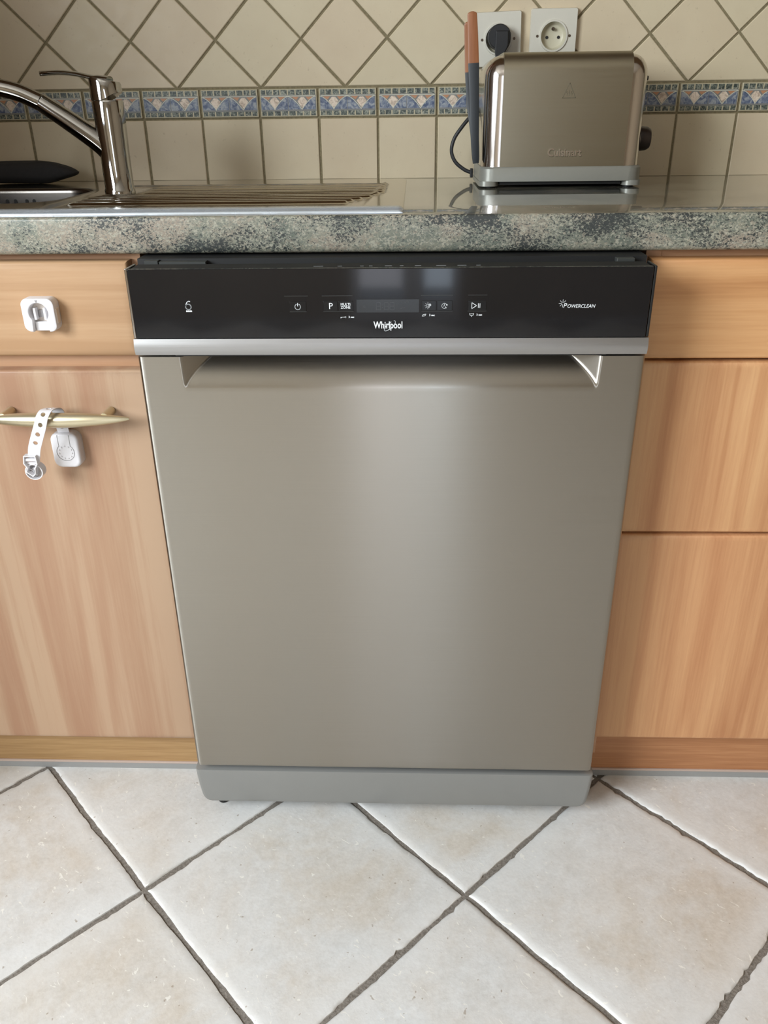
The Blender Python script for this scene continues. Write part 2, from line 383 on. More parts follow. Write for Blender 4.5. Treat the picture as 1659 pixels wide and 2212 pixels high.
bm = nbox(-.30, -.255, -3.46, -3.4, 0, 2.14); box(bm, .23, .27, -3.46, -3.4, 0, 2.14); box(bm, -.255, .23, -3.46, -3.4, 2.09, 2.14); box(bm, -.02, .08, -3.46, -3.4, .1, 2.09); box(bm, -.255, .23, -3.46, -3.4, 0, .1)
link('door_1', bm, MAT['plastic'], kind='structure')

# wall tiles: a square course, a patterned border course, diagonal courses
PW, XW, ZQ, ZD, ZG, XG = .1019, -.1359, .8925, .9933, 1.0398, -.0886
def wall_tile(poly, bev=.0012, dep=.0028):
    cx = sum(p[0] for p in poly)/len(poly); cz = sum(p[1] for p in poly)/len(poly)
    bm = bmesh.new(); slab(bm, [(p[0]-cx, p[1]-cz) for p in poly], 0, dep, bev)
    return bm, cx, cz
sq = [(-.0489, -.0489), (.0489, -.0489), (.0489, .0489), (-.0489, .0489)]
def jit(poly, a): return [(p[0]+random.uniform(-a, a), p[1]+random.uniform(-a, a)) for p in poly]
def shared_tiles(polys, n):
    out = []
    for i in range(n):
        bm = bmesh.new(); slab(bm, jit(polys, .0004), 0, .0028, .0012); bmesh.ops.recalc_face_normals(bm, faces=bm.faces)
        me = bpy.data.meshes.new('tile'); bm.to_mesh(me); bm.free(); me.materials.append(MAT['wtile']); out.append(me)
    return out
def put(me, name, x, y, z, parent, rz=0):
    o = bpy.data.objects.new(name, me); COL.objects.link(o); o.parent = parent; o.location = (x, y, z); o.rotation_euler = (0, 0, rz); return o
V = shared_tiles(sq, 5)
for j in range(-8, 11): put(random.choice(V), 'tile', XW+(j+.5)*PW, WY+.003+random.uniform(0, .0005), (ZQ+ZD)/2, wall)
q = PW*sqrt(2); hd = q/2-.0019*sqrt(2)
dia = [(0, -hd), (hd, 0), (0, hd), (-hd, 0)]
V = shared_tiles(dia, 5)
tri = [(-q/2+.0046, .002), (q/2-.0046, .002), (0, q/2-.0028)]
VT = shared_tiles(tri, 3)
for j in range(-6, 8):
    put(random.choice(VT), 'tile', XG+(j+.5)*q, WY+.003+random.uniform(0, .0005), ZG, wall)
    for r in range(3): put(random.choice(V), 'tile', XG+j*q, WY+.003+random.uniform(0, .0006), ZG+q/2+r*q, wall)
    for r in range(1, 3): put(random.choice(V), 'tile', XG+(j+.5)*q, WY+.003+random.uniform(0, .0006), ZG+r*q, wall)
# border tile
def border_mesh():
    bm = bmesh.new(); W_, H_ = .0980, .0430
    slab(bm, [(-W_/2, -H_/2), (W_/2, -H_/2), (W_/2, H_/2), (-W_/2, H_/2)], 0, .0030, .0008, 0)
    X = lambda u: -W_/2+u*W_
    Z = lambda t: H_/2-t*H_
    y = -.0032; mi = {'g': 1, 'b': 2, 'o': 3, 'p': 4, 'l': 5, 'w': 6}
    def chip(pts, m, yy=y-.0001):
        P = [(X(a), Z(b)) for a, b in pts]; c = mi[m]
        v0 = [bm.verts.new((a, yy, b)) for a, b in P]; v1 = [bm.verts.new((a, -.0030, b)) for a, b in P]
        f = bm.faces.new(v0); f.material_index = c; n = len(P)
        for i in range(n): f = bm.faces.new((v0[i], v0[(i+1) % n], v1[(i+1) % n], v1[i])); f.material_index = c
    def quad(u0, u1, t0, t1, m, yy=y-.0001): chip([(u0, t0), (u1, t0), (u1, t1), (u0, t1)], m, yy)
    quad(.012, .985, .22, .80, 'l', -.00305)
    quad(.03, .97, .245, .27, 'w', -.0031)
    ed = [.02, .098, .115, .215, .24, .345, .368, .475, .50, .61, .633, .735, .76, .86, .885, .97]
    for i in range(0, 16, 2):
        quad(ed[i], ed[i+1], .035, .215, 'g'); quad(ed[i]+.004, ed[i+1]+.004, .795, .955, 'g')
    def arch(c, side):           # quarter of a pointed arch, side -1 left half, +1 right half
        P = [(c+side*.006, .735), (c+side*.006, .30)]
        for i in range(1, 7):
            u_a = .225*i/6; P.append((c+side*(.006+u_a), .735-.435*(1-(u_a/.225)**1.6)))
        chip(P if side > 0 else P[::-1], 'b')
        L = [(c+side*(.25*i/8), .735-.475*(1-(i/8)**1.6)) for i in range(9)]
        for i in range(8):
            a, b = L[i], L[i+1]; chip([a, b, (b[0]-side*.010, b[1]+.012), (a[0]-side*.010, a[1]+.02)], 'w', -.0034)
    arch(.015, 1); arch(.49, -1); arch(.49, 1); arch(.975, -1)
    for c in (.252, .742):
        chip([(c-.03, .30), (c+.03, .30), (c+.085, .44), (c+.055, .55), (c+.004, .71), (c-.055, .55), (c-.085, .44)], 'p')
        chip([(c-.185, .285), (c-.06, .285), (c-.105, .40)], 'o'); chip([(c+.06, .285), (c+.185, .285), (c+.105, .40)], 'o')
    bmesh.ops.recalc_face_normals(bm, faces=bm.faces)
    me = bpy.data.meshes.new('border_tile'); bm.to_mesh(me); bm.free()
    for m in ('border_cream', 'b_green', 'b_blue', 'b_orange', 'b_pink', 'b_line', 'b_ltline'): me.materials.append(MAT[m])
    return me
BME = border_mesh()
for j in range(-8, 11): put(BME, 'border_tile', XW+(j+.5)*PW-.0004, WY+.003, (ZD+ZG)/2, wall)

# floor tiles, laid diagonally
S, GA = .3286, .0068
u_, v_ = Vector((cos(pi/4)*S, -sin(pi/4)*S)), Vector((cos(pi/4)*S, sin(pi/4)*S)); A0 = Vector((-.3580, -.1335))
OV = {(0, 0): (-.3561, -.1349), (1, 1): (.1059, -.1327), (-1, 0): (-.5941, .1082), (1, 2): (.3392, .1003), (2, 1): (.3380, -.3655), (2, 2): (.5710, -.1340)}
def corner(i, k_):
    return Vector(OV[(i, k_)]) if (i, k_) in OV else A0+u_*i+v_*k_
def ftile(i, k_, hi):
    P = [corner(i, k_), corner(i+1, k_), corner(i+1, k_+1), corner(i, k_+1)]
    c = sum(P, Vector((0, 0)))/4
    R = Matrix.Rotation(-pi/4, 2)        # local frame along the tile's sides
    L = [R @ (p-c) for p in P]; L = inset([(p.x, p.y) for p in L], GA/2)
    pts = []; n = 46 if hi else 4
    for a, b in zip(L, L[1:]+L[:1]):
        d = Vector((b[0]-a[0], b[1]-a[1])); nn = Vector((-d.y, d.x)).normalized()
        ph = [random.uniform(0, 6.28) for _ in range(3)]; rough = random.choice((.25, .5, 1.0))
        for s_ in range(n):
            t = s_/n; e = 0
            if s_ and hi:
                e = .0009*sin(t*9+ph[0])+.0004*sin(t*31+ph[1])
                e += rough*(random.random()**3*.0030)+(random.random() < .05*rough)*random.uniform(.001, .003)
            pts.append((a[0]+d.x*t+nn.x*e, a[1]+d.y*t+nn.y*e))
    bm = bmesh.new(); zt_ = random.uniform(-.0004, .0004); m = len(pts)
    o_ = [bm.verts.new((x, y, -.0045)) for x, y in pts]
    def sh(p, d, z): 
        l = math.hypot(*p); f = 1-d/l*1.2; return bm.verts.new((p[0]*f, p[1]*f, z))
    r1 = [sh(p, .0006, -.0016+random.uniform(-.0005, .0003)) for p in pts]
    r2_ = [sh(p, .0035, zt_-.0003) for p in pts]; r3 = [sh(p, .010, zt_) for p in pts]
    for ra, rb in ((o_, r1), (r1, r2_), (r2_, r3)):
        for x in range(m): bm.faces.new((ra[x], ra[(x+1) % m], rb[(x+1) % m], rb[x]))
    bm.faces.new(r3)
    ob = link('tile', bm, MAT['ftile'], None, smooth=50); ob.parent = floor
    ob.location = (c.x, c.y, 0); ob.rotation_euler = (0, 0, pi/4); return ob
for i in range(-9, 13):
    for k_ in range(-10, 12):
        c = A0+u_*(i+.5)+v_*(k_+.5)
        if -1.75 < c.x < 2.1 and -3.2 < c.y < .5:
            ftile(i, k_, -.95 < c.x < .95 and -.75 < c.y < .42)

# ------------------------------------------------------------------ worktop (with the cut-out for the sink bowl)
WF, WB, ZB = .0721, WY+.0015, .8513
bm = bmesh.new()
def prof_front():
    P = [(WF+.10, Z0)]
    for i in range(5): a = pi/2*i/4; P.append((WF+.004-.004*sin(a), Z0-.004+.004*cos(a)))
    for i in range(5): a = pi/2*i/4; P.append((WF+.007-.007*cos(a), ZB+.009-.009*sin(a)))
    P.append((WF+.10, ZB)); return P
def extr(bm, P, x0, x1):
    a = [bm.verts.new((x0, y, z)) for y, z in P]; b = [bm.verts.new((x1, y, z)) for y, z in P]; n = len(P)
    for i in range(n): bm.faces.new((a[i], a[(i+1) % n], b[(i+1) % n], b[i]))
    bm.faces.new(a); bm.faces.new(b[::-1])
extr(bm, prof_front(), -.978, 1.5)
box(bm, -.978, -.92, WF+.10, WB, ZB, Z0); box(bm, -.46, 1.5, WF+.10, WB, ZB, Z0)
box(bm, -.92, -.46, WF+.10, .205, ZB, Z0); box(bm, -.92, -.46, .455, WB, ZB, Z0)
bmesh.ops.recalc_face_normals(bm, faces=bm.faces)
for f in bm.faces:
    if f.normal.y < -.5 or f.normal.z < -.2: f.material_index = 1
link('worktop', bm, [MAT['granite'], MAT['granite_front']], None, smooth=40, label='grey-green speckled granite-look worktop running above the dishwasher and cabinets', cat='worktop')

# ------------------------------------------------------------------ cabinets
def front_panel(x0, x1, z0, z1, y, th, r=.012, dp=.006):
    """pillowed furniture front with rounded borders."""
    bm = bmesh.new(); rings = []
    for i in range(7):
        a = pi/2*i/6; d = r*(1-cos(a)); yy = y+dp*(1-sin(a))
        rings.append([bm.verts.new((px, yy, pz)) for px, pz in ((x0+d, z0+d), (x1-d, z0+d), (x1-d, z1-d), (x0+d, z1-d))])
    back = [bm.verts.new((px, y+th, pz)) for px, pz in ((x0, z0), (x1, z0), (x1, z1), (x0, z1))]
    R = [back]+rings
    for a, b in zip(R, R[1:]):
        for i in range(4): bm.faces.new((a[i], a[(i+1) % 4], b[(i+1) % 4], b[i]))
    bm.faces.new(R[-1]); bm.faces.new(back[::-1]); return bm
FY = .078
cl = empty('base_cabinet', (-.62, .10, 0), 'light alder sink cabinet with one drawer above a door, left of the dishwasher', 'cabinet')
link('side_panel', nbox(-.3285, -.3105, FY+.021, .60, .055, ZB-.001), MAT['wood_rail'], cl)
link('side_panel', nbox(-.94, -.922, FY+.021, .60, .055, ZB-.001), MAT['wood_rail'], cl)
link('top_rail', nbox(-.922, -.3287, FY+.022, .14, .815, ZB-.001), MAT['wood_rail'], cl)
link('middle_rail', nbox(-.922, -.3287, FY+.022, .14, .690, .745), MAT['wood_rail'], cl)
link('back_panel', nbox(-.922, -.3287, .592, .600, .055, .84), MAT['wood_rail'], cl)
link('bottom_panel', nbox(-.922, -.3287, FY+.03, .592, .072, .090), MAT['wood_rail'], cl)
link('drawer', front_panel(-.922, -.3215, .7240, .8425, FY, .02), MAT['wood_h'], cl, smooth=40)
dl = link('door', front_panel(-.922, -.3145, .0885, .7060, FY, .02), MAT['wood_v'], cl, smooth=40)
link('kickboard', nbox(-.978, -.30, .1065, .122, .0165, .072), MAT['wood_plinth'], cl, label='olive-brown kickboard')
link('seal_strip', nbox(-.978, -.30, .1035, .1225, .0125, .0165, bev=.0015), MAT['seal_lip'], cl, label='pinkish plastic lip along kickboard')
link('seal_strip', nbox(-.978, -.30, .1055, .1225, 0.0002, .0125), MAT['seal'], cl, label='grey plastic seal along floor')
# door handle: tapered bow bar on two posts
hc, hz, hl = -.4375, .6495, .0988
bm = bmesh.new(); pts = [Vector((hc+hl*(2*i/32-1), FY-.030-.006*(1-(2*i/32-1)**2)+.004, hz)) for i in range(33)]
def hsec(i, t):
    s_ = abs(2*t-1); r = .0078*(1-s_**2.4)+.0020; return circ(max(r, .0012)*(1 if s_ < .97 else .85), 16)
sweep(bm, pts, hsec)
for px in (-.3705, -.5045): lathe(bm, [(.0062, 0), (.0062, .028)], (px, FY-.001, hz+.002), (0, -1, 0), 20)
link('handle', bm, MAT['handle'], dl, smooth=50, label='champagne metal bow handle')
cr = empty('base_cabinet', (.62, .10, 0), 'warm alder drawer cabinet with three stacked drawers, right of the dishwasher', 'cabinet')
link('side_panel', nbox(.3105, .3285, FY+.021, .60, .055, ZB-.001), MAT['wood_rail'], cr)
link('side_panel', nbox(.892, .91, FY+.021, .60, .055, ZB-.001), MAT['wood_rail'], cr)
link('top_rail', nbox(.3287, .892, FY+.022, .14, .815, ZB-.001), MAT['wood_rail'], cr)
link('back_panel', nbox(.3287, .892, .592, .600, .055, .84), MAT['wood_rail'], cr)
link('bottom_panel', nbox(.3287, .892, FY+.03, .592, .072, .090), MAT['wood_rail'], cr)
link('drawer', front_panel(.3125, .892, .7190, .8415, FY, .02, .010, .006), MAT['wood_h2'], cr, smooth=40)
link('drawer', front_panel(.3125, .892, .4725, .7155, FY, .02, .010, .006), MAT['wood_v2'], cr, smooth=40)
link('drawer', front_panel(.3125, .892, .1035, .4690, FY, .02, .010, .006), MAT['wood_v3'], cr, smooth=40)
link('kickboard', nbox(.30, 1.5, .1065, .122, .0165, .086), MAT['wood_plinth2'], cr, label='reddish-brown kickboard')
link('seal_strip', nbox(.30, 1.5, .1035, .1225, .0125, .0165, bev=.0015), MAT['seal_lip'], cr)
link('seal_strip', nbox(.30, 1.5, .1055, .1225, .0002, .0125), MAT['seal'], cr)
link('corner_panel', nbox(.912, 1.5, FY, FY+.02, .09, .842), MAT['wood_v2'], cr)
link('corner_panel', nbox(-.978, -.942, FY, FY+.02, .09, .842), MAT['wood_v'], cl)

# ------------------------------------------------------------------ dishwasher
dw = empty('dishwasher', (0, .05, 0), 'stainless steel freestanding dishwasher with black glass control panel under worktop', 'dishwasher')
link('body', nbox(-.299, .299, .052, .60, .035, .8495), MAT['blackm'], dw, label='matt black casing')
# top edge of the door and the strip of casing above it
bm = nbox(-.2935, .2925, .0024, .034, .8340, .8462, bev=.0012); link('door_top_edge', bm, MAT['blackm'], dw, label='black top edge of door')
bm = nbox(-.294, .294, .044, .0518, .836, .8425); box(bm, -.27, -.215, .040, .052, .8445, .8475); box(bm, -.288, -.272, .042, .052, .8435, .8485); box(bm, .262, .283, .040, .052, .8435, .8485, bev=.001)
link('door_gasket', bm, MAT['gasket'], dw)
bm = bmesh.new()
for x, l in ((-.085, .011), (-.0575, .005), (-.032, .004), (-.022, .004), (-.004, .008), (.013, .004), (.030, .007), (.054, .011), (.078, .010), (.099, .005)):
    box(bm, x, x+l, .0125, .0137, .8461, .8464)
link('top_marking', bm, MAT['printg'], dw, kind='stuff')
# steel door with scooped grip
def lines(a, b, n): return [a+(b-a)*i/n for i in range(n+1)]
zt, zb_, xe = .7452, .1070, .2985
xs = sorted(set([round(x, 5) for x in [-xe, -xe+.0006, -xe+.0018, -xe+.0035, -xe+.0055]+lines(-xe+.009, -.256, 5)+lines(-.252, -.205, 32)+lines(-.20, .20, 30)+lines(.205, .252, 32)+lines(.256, xe-.009, 5)+[xe-.0055, xe-.0035, xe-.0018, xe-.0006, xe]]))
zs = sorted(set([round(z, 5) for z in [zb_, zb_+.0006, zb_+.0018, zb_+.0035, zb_+.006]+lines(zb_+.02, .69, 14)+lines(.698, zt-.002, 36)+[zt-.0008, zt]]))
def scoop(x, z):
    hw = .2455+.0017*(z-.707)/.04
    a = .032*max(0, (z-.7060)/.039)**1.5 if z > .7060 else (z-.7060)*.2; b = (hw-abs(x))*.85; c = .06
    k_ = .0022
    def smin(p, q_): 
        h = max(0, min(1, .5+.5*(q_-p)/k_)); return q_*(1-h)+p*h-k_*h*(1-h)
    m_ = smin(smin(a, b), c)
    return m_ if m_ > .0008 else (max(0, m_+.0008)**2/.0032 if m_ > -.0008 else 0)
def edge_r(x, z):
    r = .0055; d = 0
    dx = max(0, abs(x)-(xe-r)); dz = max(0, (zb_+r)-z)
    dd = min(r, math.hypot(dx, dz)); d = r-sqrt(max(0, r*r-dd*dd)); return d
bm = bmesh.new(); G = [[bm.verts.new((x, edge_r(x, z)+scoop(x, z), z)) for x in xs] for z in zs]
for i in range(len(zs)-1):
    for j in range(len(xs)-1): bm.faces.new((G[i][j], G[i][j+1], G[i+1][j+1], G[i+1][j]))
rim = [G[0][j] for j in range(len(xs))]+[G[i][-1] for i in range(1, len(zs))]+[G[-1][j] for j in range(len(xs)-2, -1, -1)]+[G[i][0] for i in range(len(zs)-2, 0, -1)]
bk = [bm.verts.new((v.co.x, max(v.co.y+.001, .034), v.co.z)) for v in rim]; n = len(rim)
for i in range(n): bm.faces.new((rim[i], bk[i], bk[(i+1) % n], rim[(i+1) % n]))
link('door_panel', bm, MAT['steel'], dw, smooth=35, label='brushed stainless door with scooped grip')
link('grip_shade', nbox(-.252, .252, .0005, .0515, .7462, .7484), MAT['black'], dw)  # black sheet added so the top of the grip recess looks shaded
link('door_core', nbox(-.295, .295, .0365, .0518, .112, .832), MAT['blackm'], dw)
# metal strip under the control panel
bm = bmesh.new(); P = []
for i in range(9):
    a = i/8; P.append((-.0035-.0022*sin(pi*min(1, a*1.02)), .7485+a*.0190))
P = [(.030, .7485)]+P+[(.030, .7675)]
extr(bm, P, -.2982, .2975); link('metal_strip', bm, MAT['strip'], dw, smooth=50)
# control panel
cp = link('control_panel', nbox(-.2945, .2935, -.0040, .0022, .7683, .8466, bev=.0009, seg=3), MAT['gloss'], dw, label='glossy black control panel')
for sx_ in (-1, 1):
    x = -.2978 if sx_ < 0 else .2943
    link('side_cap', nbox(x, x+.0030, -.0028, .032, .7683, .8472, bev=.0008), MAT['polish' if sx_ < 0 else 'black'], dw)
yp = -.0041
def btn(x0, x1, z0=.7995, z1=.8105):
    bm = nbox(x0, x1, yp-.0004, -.001, z0, z1, bev=.0004); return link('button', bm, MAT['btn'], cp)
bp = btn(-.1125, -.0935, .7993, .8102); btn(-.0740, -.0575); btn(-.0568, -.0400); btn(.0379, .0543); btn(.0550, .0725); btn(.0901, .1110)
bm = bmesh.new()
for x0, x1, z in ((-.1180, -.0910, .8163), (-.0752, -.0405, .8163), (.0368, .0730, .8163), (.0898, .1115, .8163)):
    box(bm, x0, x1, yp-.0002, -.002, z, z+.0004); 
for x0, x1 in ((-.1127, -.0933), (-.0742, -.0396), (.0377, .0727), (.0899, .1112)):
    box(bm, x0, x1, yp-.0003, -.002, .7985, .7989)
link('button_frame', bm, MAT['gasket'], cp, kind='stuff')
dsp = link('display', nbox(-.0362, .0350, yp-.0002, -.001, .7975, .8123, bev=.0002), MAT['disp'], cp, label='dark display window')
bm = bmesh.new(); ys_ = yp-.0002
for x in (-.0135, -.0045, .0018):
    w_, h_ = .0048, .0082; z = .8005
    for p, q_ in (((x, z), (x+w_, z)), ((x, z+h_/2), (x+w_, z+h_/2)), ((x, z+h_), (x+w_, z+h_)), ((x, z), (x, z+h_/2)), ((x, z+h_/2), (x, z+h_)), ((x+w_, z), (x+w_, z+h_/2)), ((x+w_, z+h_/2), (x+w_, z+h_))): stroke(bm, [p, q_], .0004, ys_)
stroke(bm, [(-.0066, .8030), (-.0066, .8034)], .0006, ys_); stroke(bm, [(-.0066, .8058), (-.0066, .8062)], .0006, ys_)
for x in (.014, .0215): stroke(bm, arc(x, .8085, .0018, 0, 180, 6), .0003, ys_)
stroke(bm, [(.014, .802), (.019, .803)], .0003, ys_); stroke(bm, arc(-.027, .8045, .0012, 0, 360, 8), .0003, ys_)
link('display_digits', bm, MAT['seg'], cp, kind='stuff')
# printed symbols and lettering
yb = yp-.0004
bm = bmesh.new(); stroke(bm, arc(-.1032, .8044, .0032, 118, 422, 22), .0007, yb); stroke(bm, [(-.1032, .8052), (-.1032, .8084)], .0007, yb); link('power_symbol', bm, MAT['print'], cp)
link('lettering', text_bm('P', .0098, -.0655, .8048, yb), MAT['print'], cp)
bm = text_bm('MULTI', .0040, -.0486, .8068, yb, bold=.00006); text_bm('ZONE', .0040, -.0486, .8034, yb, bm, bold=.00006); link('lettering', bm, MAT['print'], cp)
bm = text_bm('3 sec', .0031, -.0418, .7924, yp, align='LEFT', bold=.00008)
for v in bm.verts: v.co.x -= .0038
stroke(bm, arc(-.0492, .7924, .0008, 0, 360, 10), .0004, yp); stroke(bm, [(-.0500, .7924), (-.0545, .7924)], .0004, yp); stroke(bm, [(-.0544, .7924), (-.0544, .7914)], .0006, yp); stroke(bm, [(-.0534, .7924), (-.0534, .7916)], .0005, yp)
link('lettering', bm, MAT['print'], cp)
def sun(bm, cx, cz, r0, r1, y_, w_=.0003, a=None):
    for i in a or range(8): 
        t = i*pi/4; stroke(bm, [(cx+r0*cos(t), cz+r0*sin(t)), (cx+r1*cos(t), cz+r1*sin(t))], w_, y_)
    for i in range(9):
        t = .6+i*.52; stroke(bm, [(cx+r0*.72*cos(t), cz+r0*.72*sin(t)), (cx+r0*.72*cos(t+.22), cz+r0*.72*sin(t+.22))], w_*.8, y_)
bm = text_bm('P', .0062, .0470, .8046, yb); sun(bm, .0448, .8050, .0018, .0036, yb, a=(1, 2, 3, 4, 5, 6)); link('lettering', bm, MAT['print'], cp)
bm = bmesh.new(); stroke(bm, arc(.0635, .8048, .0029, 20, 300, 18), .0004, yb); stroke(bm, [(.0635, .8068), (.0635, .8048), (.0620, .8044)], .0004, yb); stroke(bm, [(.0655, .8062), (.0663, .8050), (.0670, .8062)], .0005, yb); text_bm('h', .0034, .0652, .8030, yb, bm); link('clock_symbol', bm, MAT['print'], cp)
bm = bmesh.new(); stroke(bm, [(.0945, .8015), (.0945, .8082), (.0998, .8049)], .0006, yb, True); stroke(bm, [(.1018, .8025), (.1018, .8073)], .0006, yb); stroke(bm, [(.1036, .8025), (.1036, .8073)], .0006, yb); link('start_symbol', bm, MAT['print'], cp)
bm = text_bm('3 sec', .0031, .0464, .7942, yp, align='LEFT', bold=.00008); stroke(bm, [(.0385, .7931), (.0420, .7936), (.0428, .7955), (.0393, .7949)], .0004, yp, True); link('lettering', bm, MAT['print'], cp)
bm = text_bm('3 sec', .0031, .1000, .7944, yp, align='LEFT', bold=.00008); stroke(bm, [(.0922, .7962), (.0930, .7938), (.0962, .7938), (.0970, .7962)], .0005, yp); stroke(bm, [(.0933, .7956), (.0959, .7956)], .0004, yp); stroke(bm, [(.0946, .7938), (.0946, .7925)], .0006, yp); link('lettering', bm, MAT['print'], cp)
bm = text_bm('Whirlpool', .0110, -.0003, .7828, yp, bold=.00022, sx=.72)
stroke(bm, [( .0016+.0082*cos(t)*cos(.72)-.0028*sin(t)*sin(.72), .7822+.0082*cos(t)*sin(.72)+.0028*sin(t)*cos(.72)) for t in [math.radians(60+i*13) for i in range(26)]], .0006, yp)
link('logo', bm, MAT['print'], cp, label='white maker lettering with slanted ring')
bm = bmesh.new()
stroke(bm, arc(-.2289, .8048, .0031, 0, 360, 22), .0010, yp); stroke(bm, [(-.2318, .8056), (-.2312, .8082), (-.2298, .8102), (-.2280, .8112), (-.2266, .8108)], .0009, yp)
text_bm('sense', .0032, -.2287, .8001, yp, bm, bold=.00016, sx=.95); link('logo', bm, MAT['print'], cp, label='white numeral six symbol with tiny lettering')
bm = text_bm('P', .0072, .1988, .8042, yp, shear=.25); text_bm('OWERCLEAN', .0055, .2171, .8036, yp, bm, shear=.22, sx=.93); sun(bm, .1965, .8068, .0018, .0044, yp, .0003, (0, 1, 2, 3, 4, 5, 6)); link('logo', bm, MAT['print'], cp, label='pale sunburst lettering at right')
# kickplate and feet
bm = bmesh.new(); rings = []
def kick(t):                     # t 0 top -> 1 bottom
    z = .0975-.0672*t; hwid = .3040-.0052*t**1.6; yy = .0025+.004*t**2
    if t > .82: e = (t-.82)/.18; hwid -= .007*(1-sqrt(max(0, 1-e*e)))
    return z, hwid, yy
T = [0, .01, .03, .1, .3, .5, .7, .82, .87, .92, .96, .985, 1]
for t in T:
    z, h_, yy = kick(t); top = .0012 if t == 0 else 0
    r = .007; R_ = [(-h_+top, .05)]
    for i in range(6): a = pi/2*i/5; R_.append((-h_+top+r-r*cos(a), yy+r-r*sin(a)+top))
    for i in range(6): a = pi/2*i/5; R_.append((h_-top-r+r*sin(a), yy+r-r*cos(a)+top))
    R_.append((h_-top, .05)); rings.append([bm.verts.new((x, y, z)) for x, y in R_])
for a, b in zip(rings, rings[1:]):
    for i in range(len(a)): bm.faces.new((a[i], a[(i+1) % len(a)], b[(i+1) % len(a)], b[i]))
bm.faces.new(rings[0]); bm.faces.new(rings[-1][::-1])
link('kickplate', bm, MAT['dwplinth'], dw, smooth=50, label='grey painted kickplate')
for x, y in ((-.2760, .038), (.262, .085), (-.272, .55), (.272, .55)):
    link('foot', lathe(bmesh.new(), [(.007, 0), (.0085, .002), (.0085, .006), (.005, .008), (.005, .040)], (x, y, .0002), (0, 0, 1), 20), MAT['blackm'], dw, smooth=40)

# ------------------------------------------------------------------ sink
sk = empty('sink', (-.4, .34, Z0), 'stainless steel inset sink with ribbed drainer and bright front rim', 'sink')
SX0, SX1, SY0, SY1 = -.960, .0158, .0880, .5870
bx0, bx1, by0, by1 = -.905, -.468, .215, .445
def in_bowl(x, y, m_=0, r=.055):
    dx = max(bx0+r-x, x-(bx1-r), 0); dy = max(by0+r-y, y-(by1-r), 0); return math.hypot(dx, dy)-r-m_ if (dx or dy) else -1
def sstep(a, b, x): t = max(0, min(1, (x-a)/(b-a))); return t*t*(3-2*t)
def deck(x, y):
    z = Z0+.0030
    d = y-SY0; db = SY1-y; dr = SX1-x
    z += .0034*(sstep(.0, .010, d)-sstep(.022, .032, d))              # rolled front ridge
    z -= .0026*(1-sstep(0, .004, min(db, dr)))
    # recessed drainer
    x_l = -.452+.0*y; x_r = -.0285+.045*(y-.2)
    m_ = min(x-x_l, x_r-x, y-.135, .498-y)
    z -= .0026*sstep(0, .010, m_)
    rx_l = -.436+.10*max(0, y-.30) if y < .34 else -.385; rx_r = -.056+.075*sstep(.20, .33, y)*.6
    if .195 < y < .475 and rx_l < x < rx_r:
        ph = (y-.195)/.0235; s_ = ph-math.floor(ph)
        e = sstep(0, .006, min(x-rx_l, rx_r-x))
        gap = 1
        z += .0038*e*gap*(max(0, 1-abs(s_-.5)*4.4))**.6
    return z
ysl = [SY0+i*.0022 for i in range(int((SY1-SY0)/.0022)+1)]+[SY1]
xsl = [SX0+i*.02 for i in range(22)]+[-.54+i*.005 for i in range(28)]+[-.40+i*.01 for i in range(9)]+[-.309+i*.002 for i in range(6)]+[-.29+i*.01 for i in range(12)]+[-.170+i*.002 for i in range(6)]+[-.155+i*.008 for i in range(10)]+[-.074+i*.003 for i in range(30)]+[SX1-.0012, SX1]
xsl = sorted(set(round(x, 5) for x in xsl if x <= SX1))
bm = bmesh.new(); grid = {}
for i, y in enumerate(ysl):
    for j, x in enumerate(xsl):
        if in_bowl(x, y, .002) > 0: grid[i, j] = bm.verts.new((x, y, deck(x, y)))
for i in range(len(ysl)-1):
    for j in range(len(xsl)-1):
        c4 = [grid.get(p) for p in ((i, j), (i, j+1), (i+1, j+1), (i+1, j))]
        if all(c4):
            f = bm.faces.new(c4)
            if ysl[i] < SY0+.029: f.material_index = 1
for j in range(len(xsl)-1):
    a, b = grid[0, j], grid[0, j+1]; f = bm.faces.new((a, bm.verts.new((a.co.x, a.co.y, Z0+.0002)), bm.verts.new((b.co.x, b.co.y, Z0+.0002)), b)); f.material_index = 1
jl = len(xsl)-1
for i in range(len(ysl)-1):
    a, b = grid[i, jl], grid[i+1, jl]; bm.faces.new((a, b, bm.verts.new((b.co.x, b.co.y, Z0+.0002)), bm.verts.new((a.co.x, a.co.y, Z0+.0002))))
link('drainer', bm, [MAT['sink'], MAT['rim']], sk, smooth=True)
# bowl
bm = bmesh.new(); rings = []
def brr(off, r, z): return [bm.verts.new((x, y, z)) for x, y in rrect(bx0+off, bx1-off, by0+off, by1-off, r, 8)]
for off, r, z in ((-.011, .064, Z0+.0026), (-.006, .061, Z0+.0034), (-.001, .056, Z0+.0026), (.0006, .054, Z0-.001), (.0008, .054, Z0-.004), (.001, .052, Z0-.03), (.004, .050, Z0-.13), (.014, .046, Z0-.142), (.028, .036, Z0-.148)): rings.append(brr(off, r, z))
for a, b in zip(rings, rings[1:]):
    for i in range(len(a)): bm.faces.new((a[i], b[i], b[(i+1) % len(a)], a[(i+1) % len(a)]))
bm.faces.new(rings[-1])
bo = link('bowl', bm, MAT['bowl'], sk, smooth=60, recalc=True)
for x in (-.6265, -.6130, -.5945, -.5825):
    bm = bmesh.new(); slab(bm, rrect(x-.0026, x+.0026, Z0-.0232, Z0-.0125, .0025, 4), by1-.0005, .0012, .0002)
    link('overflow_slot', bm, MAT['blackm'], bo)

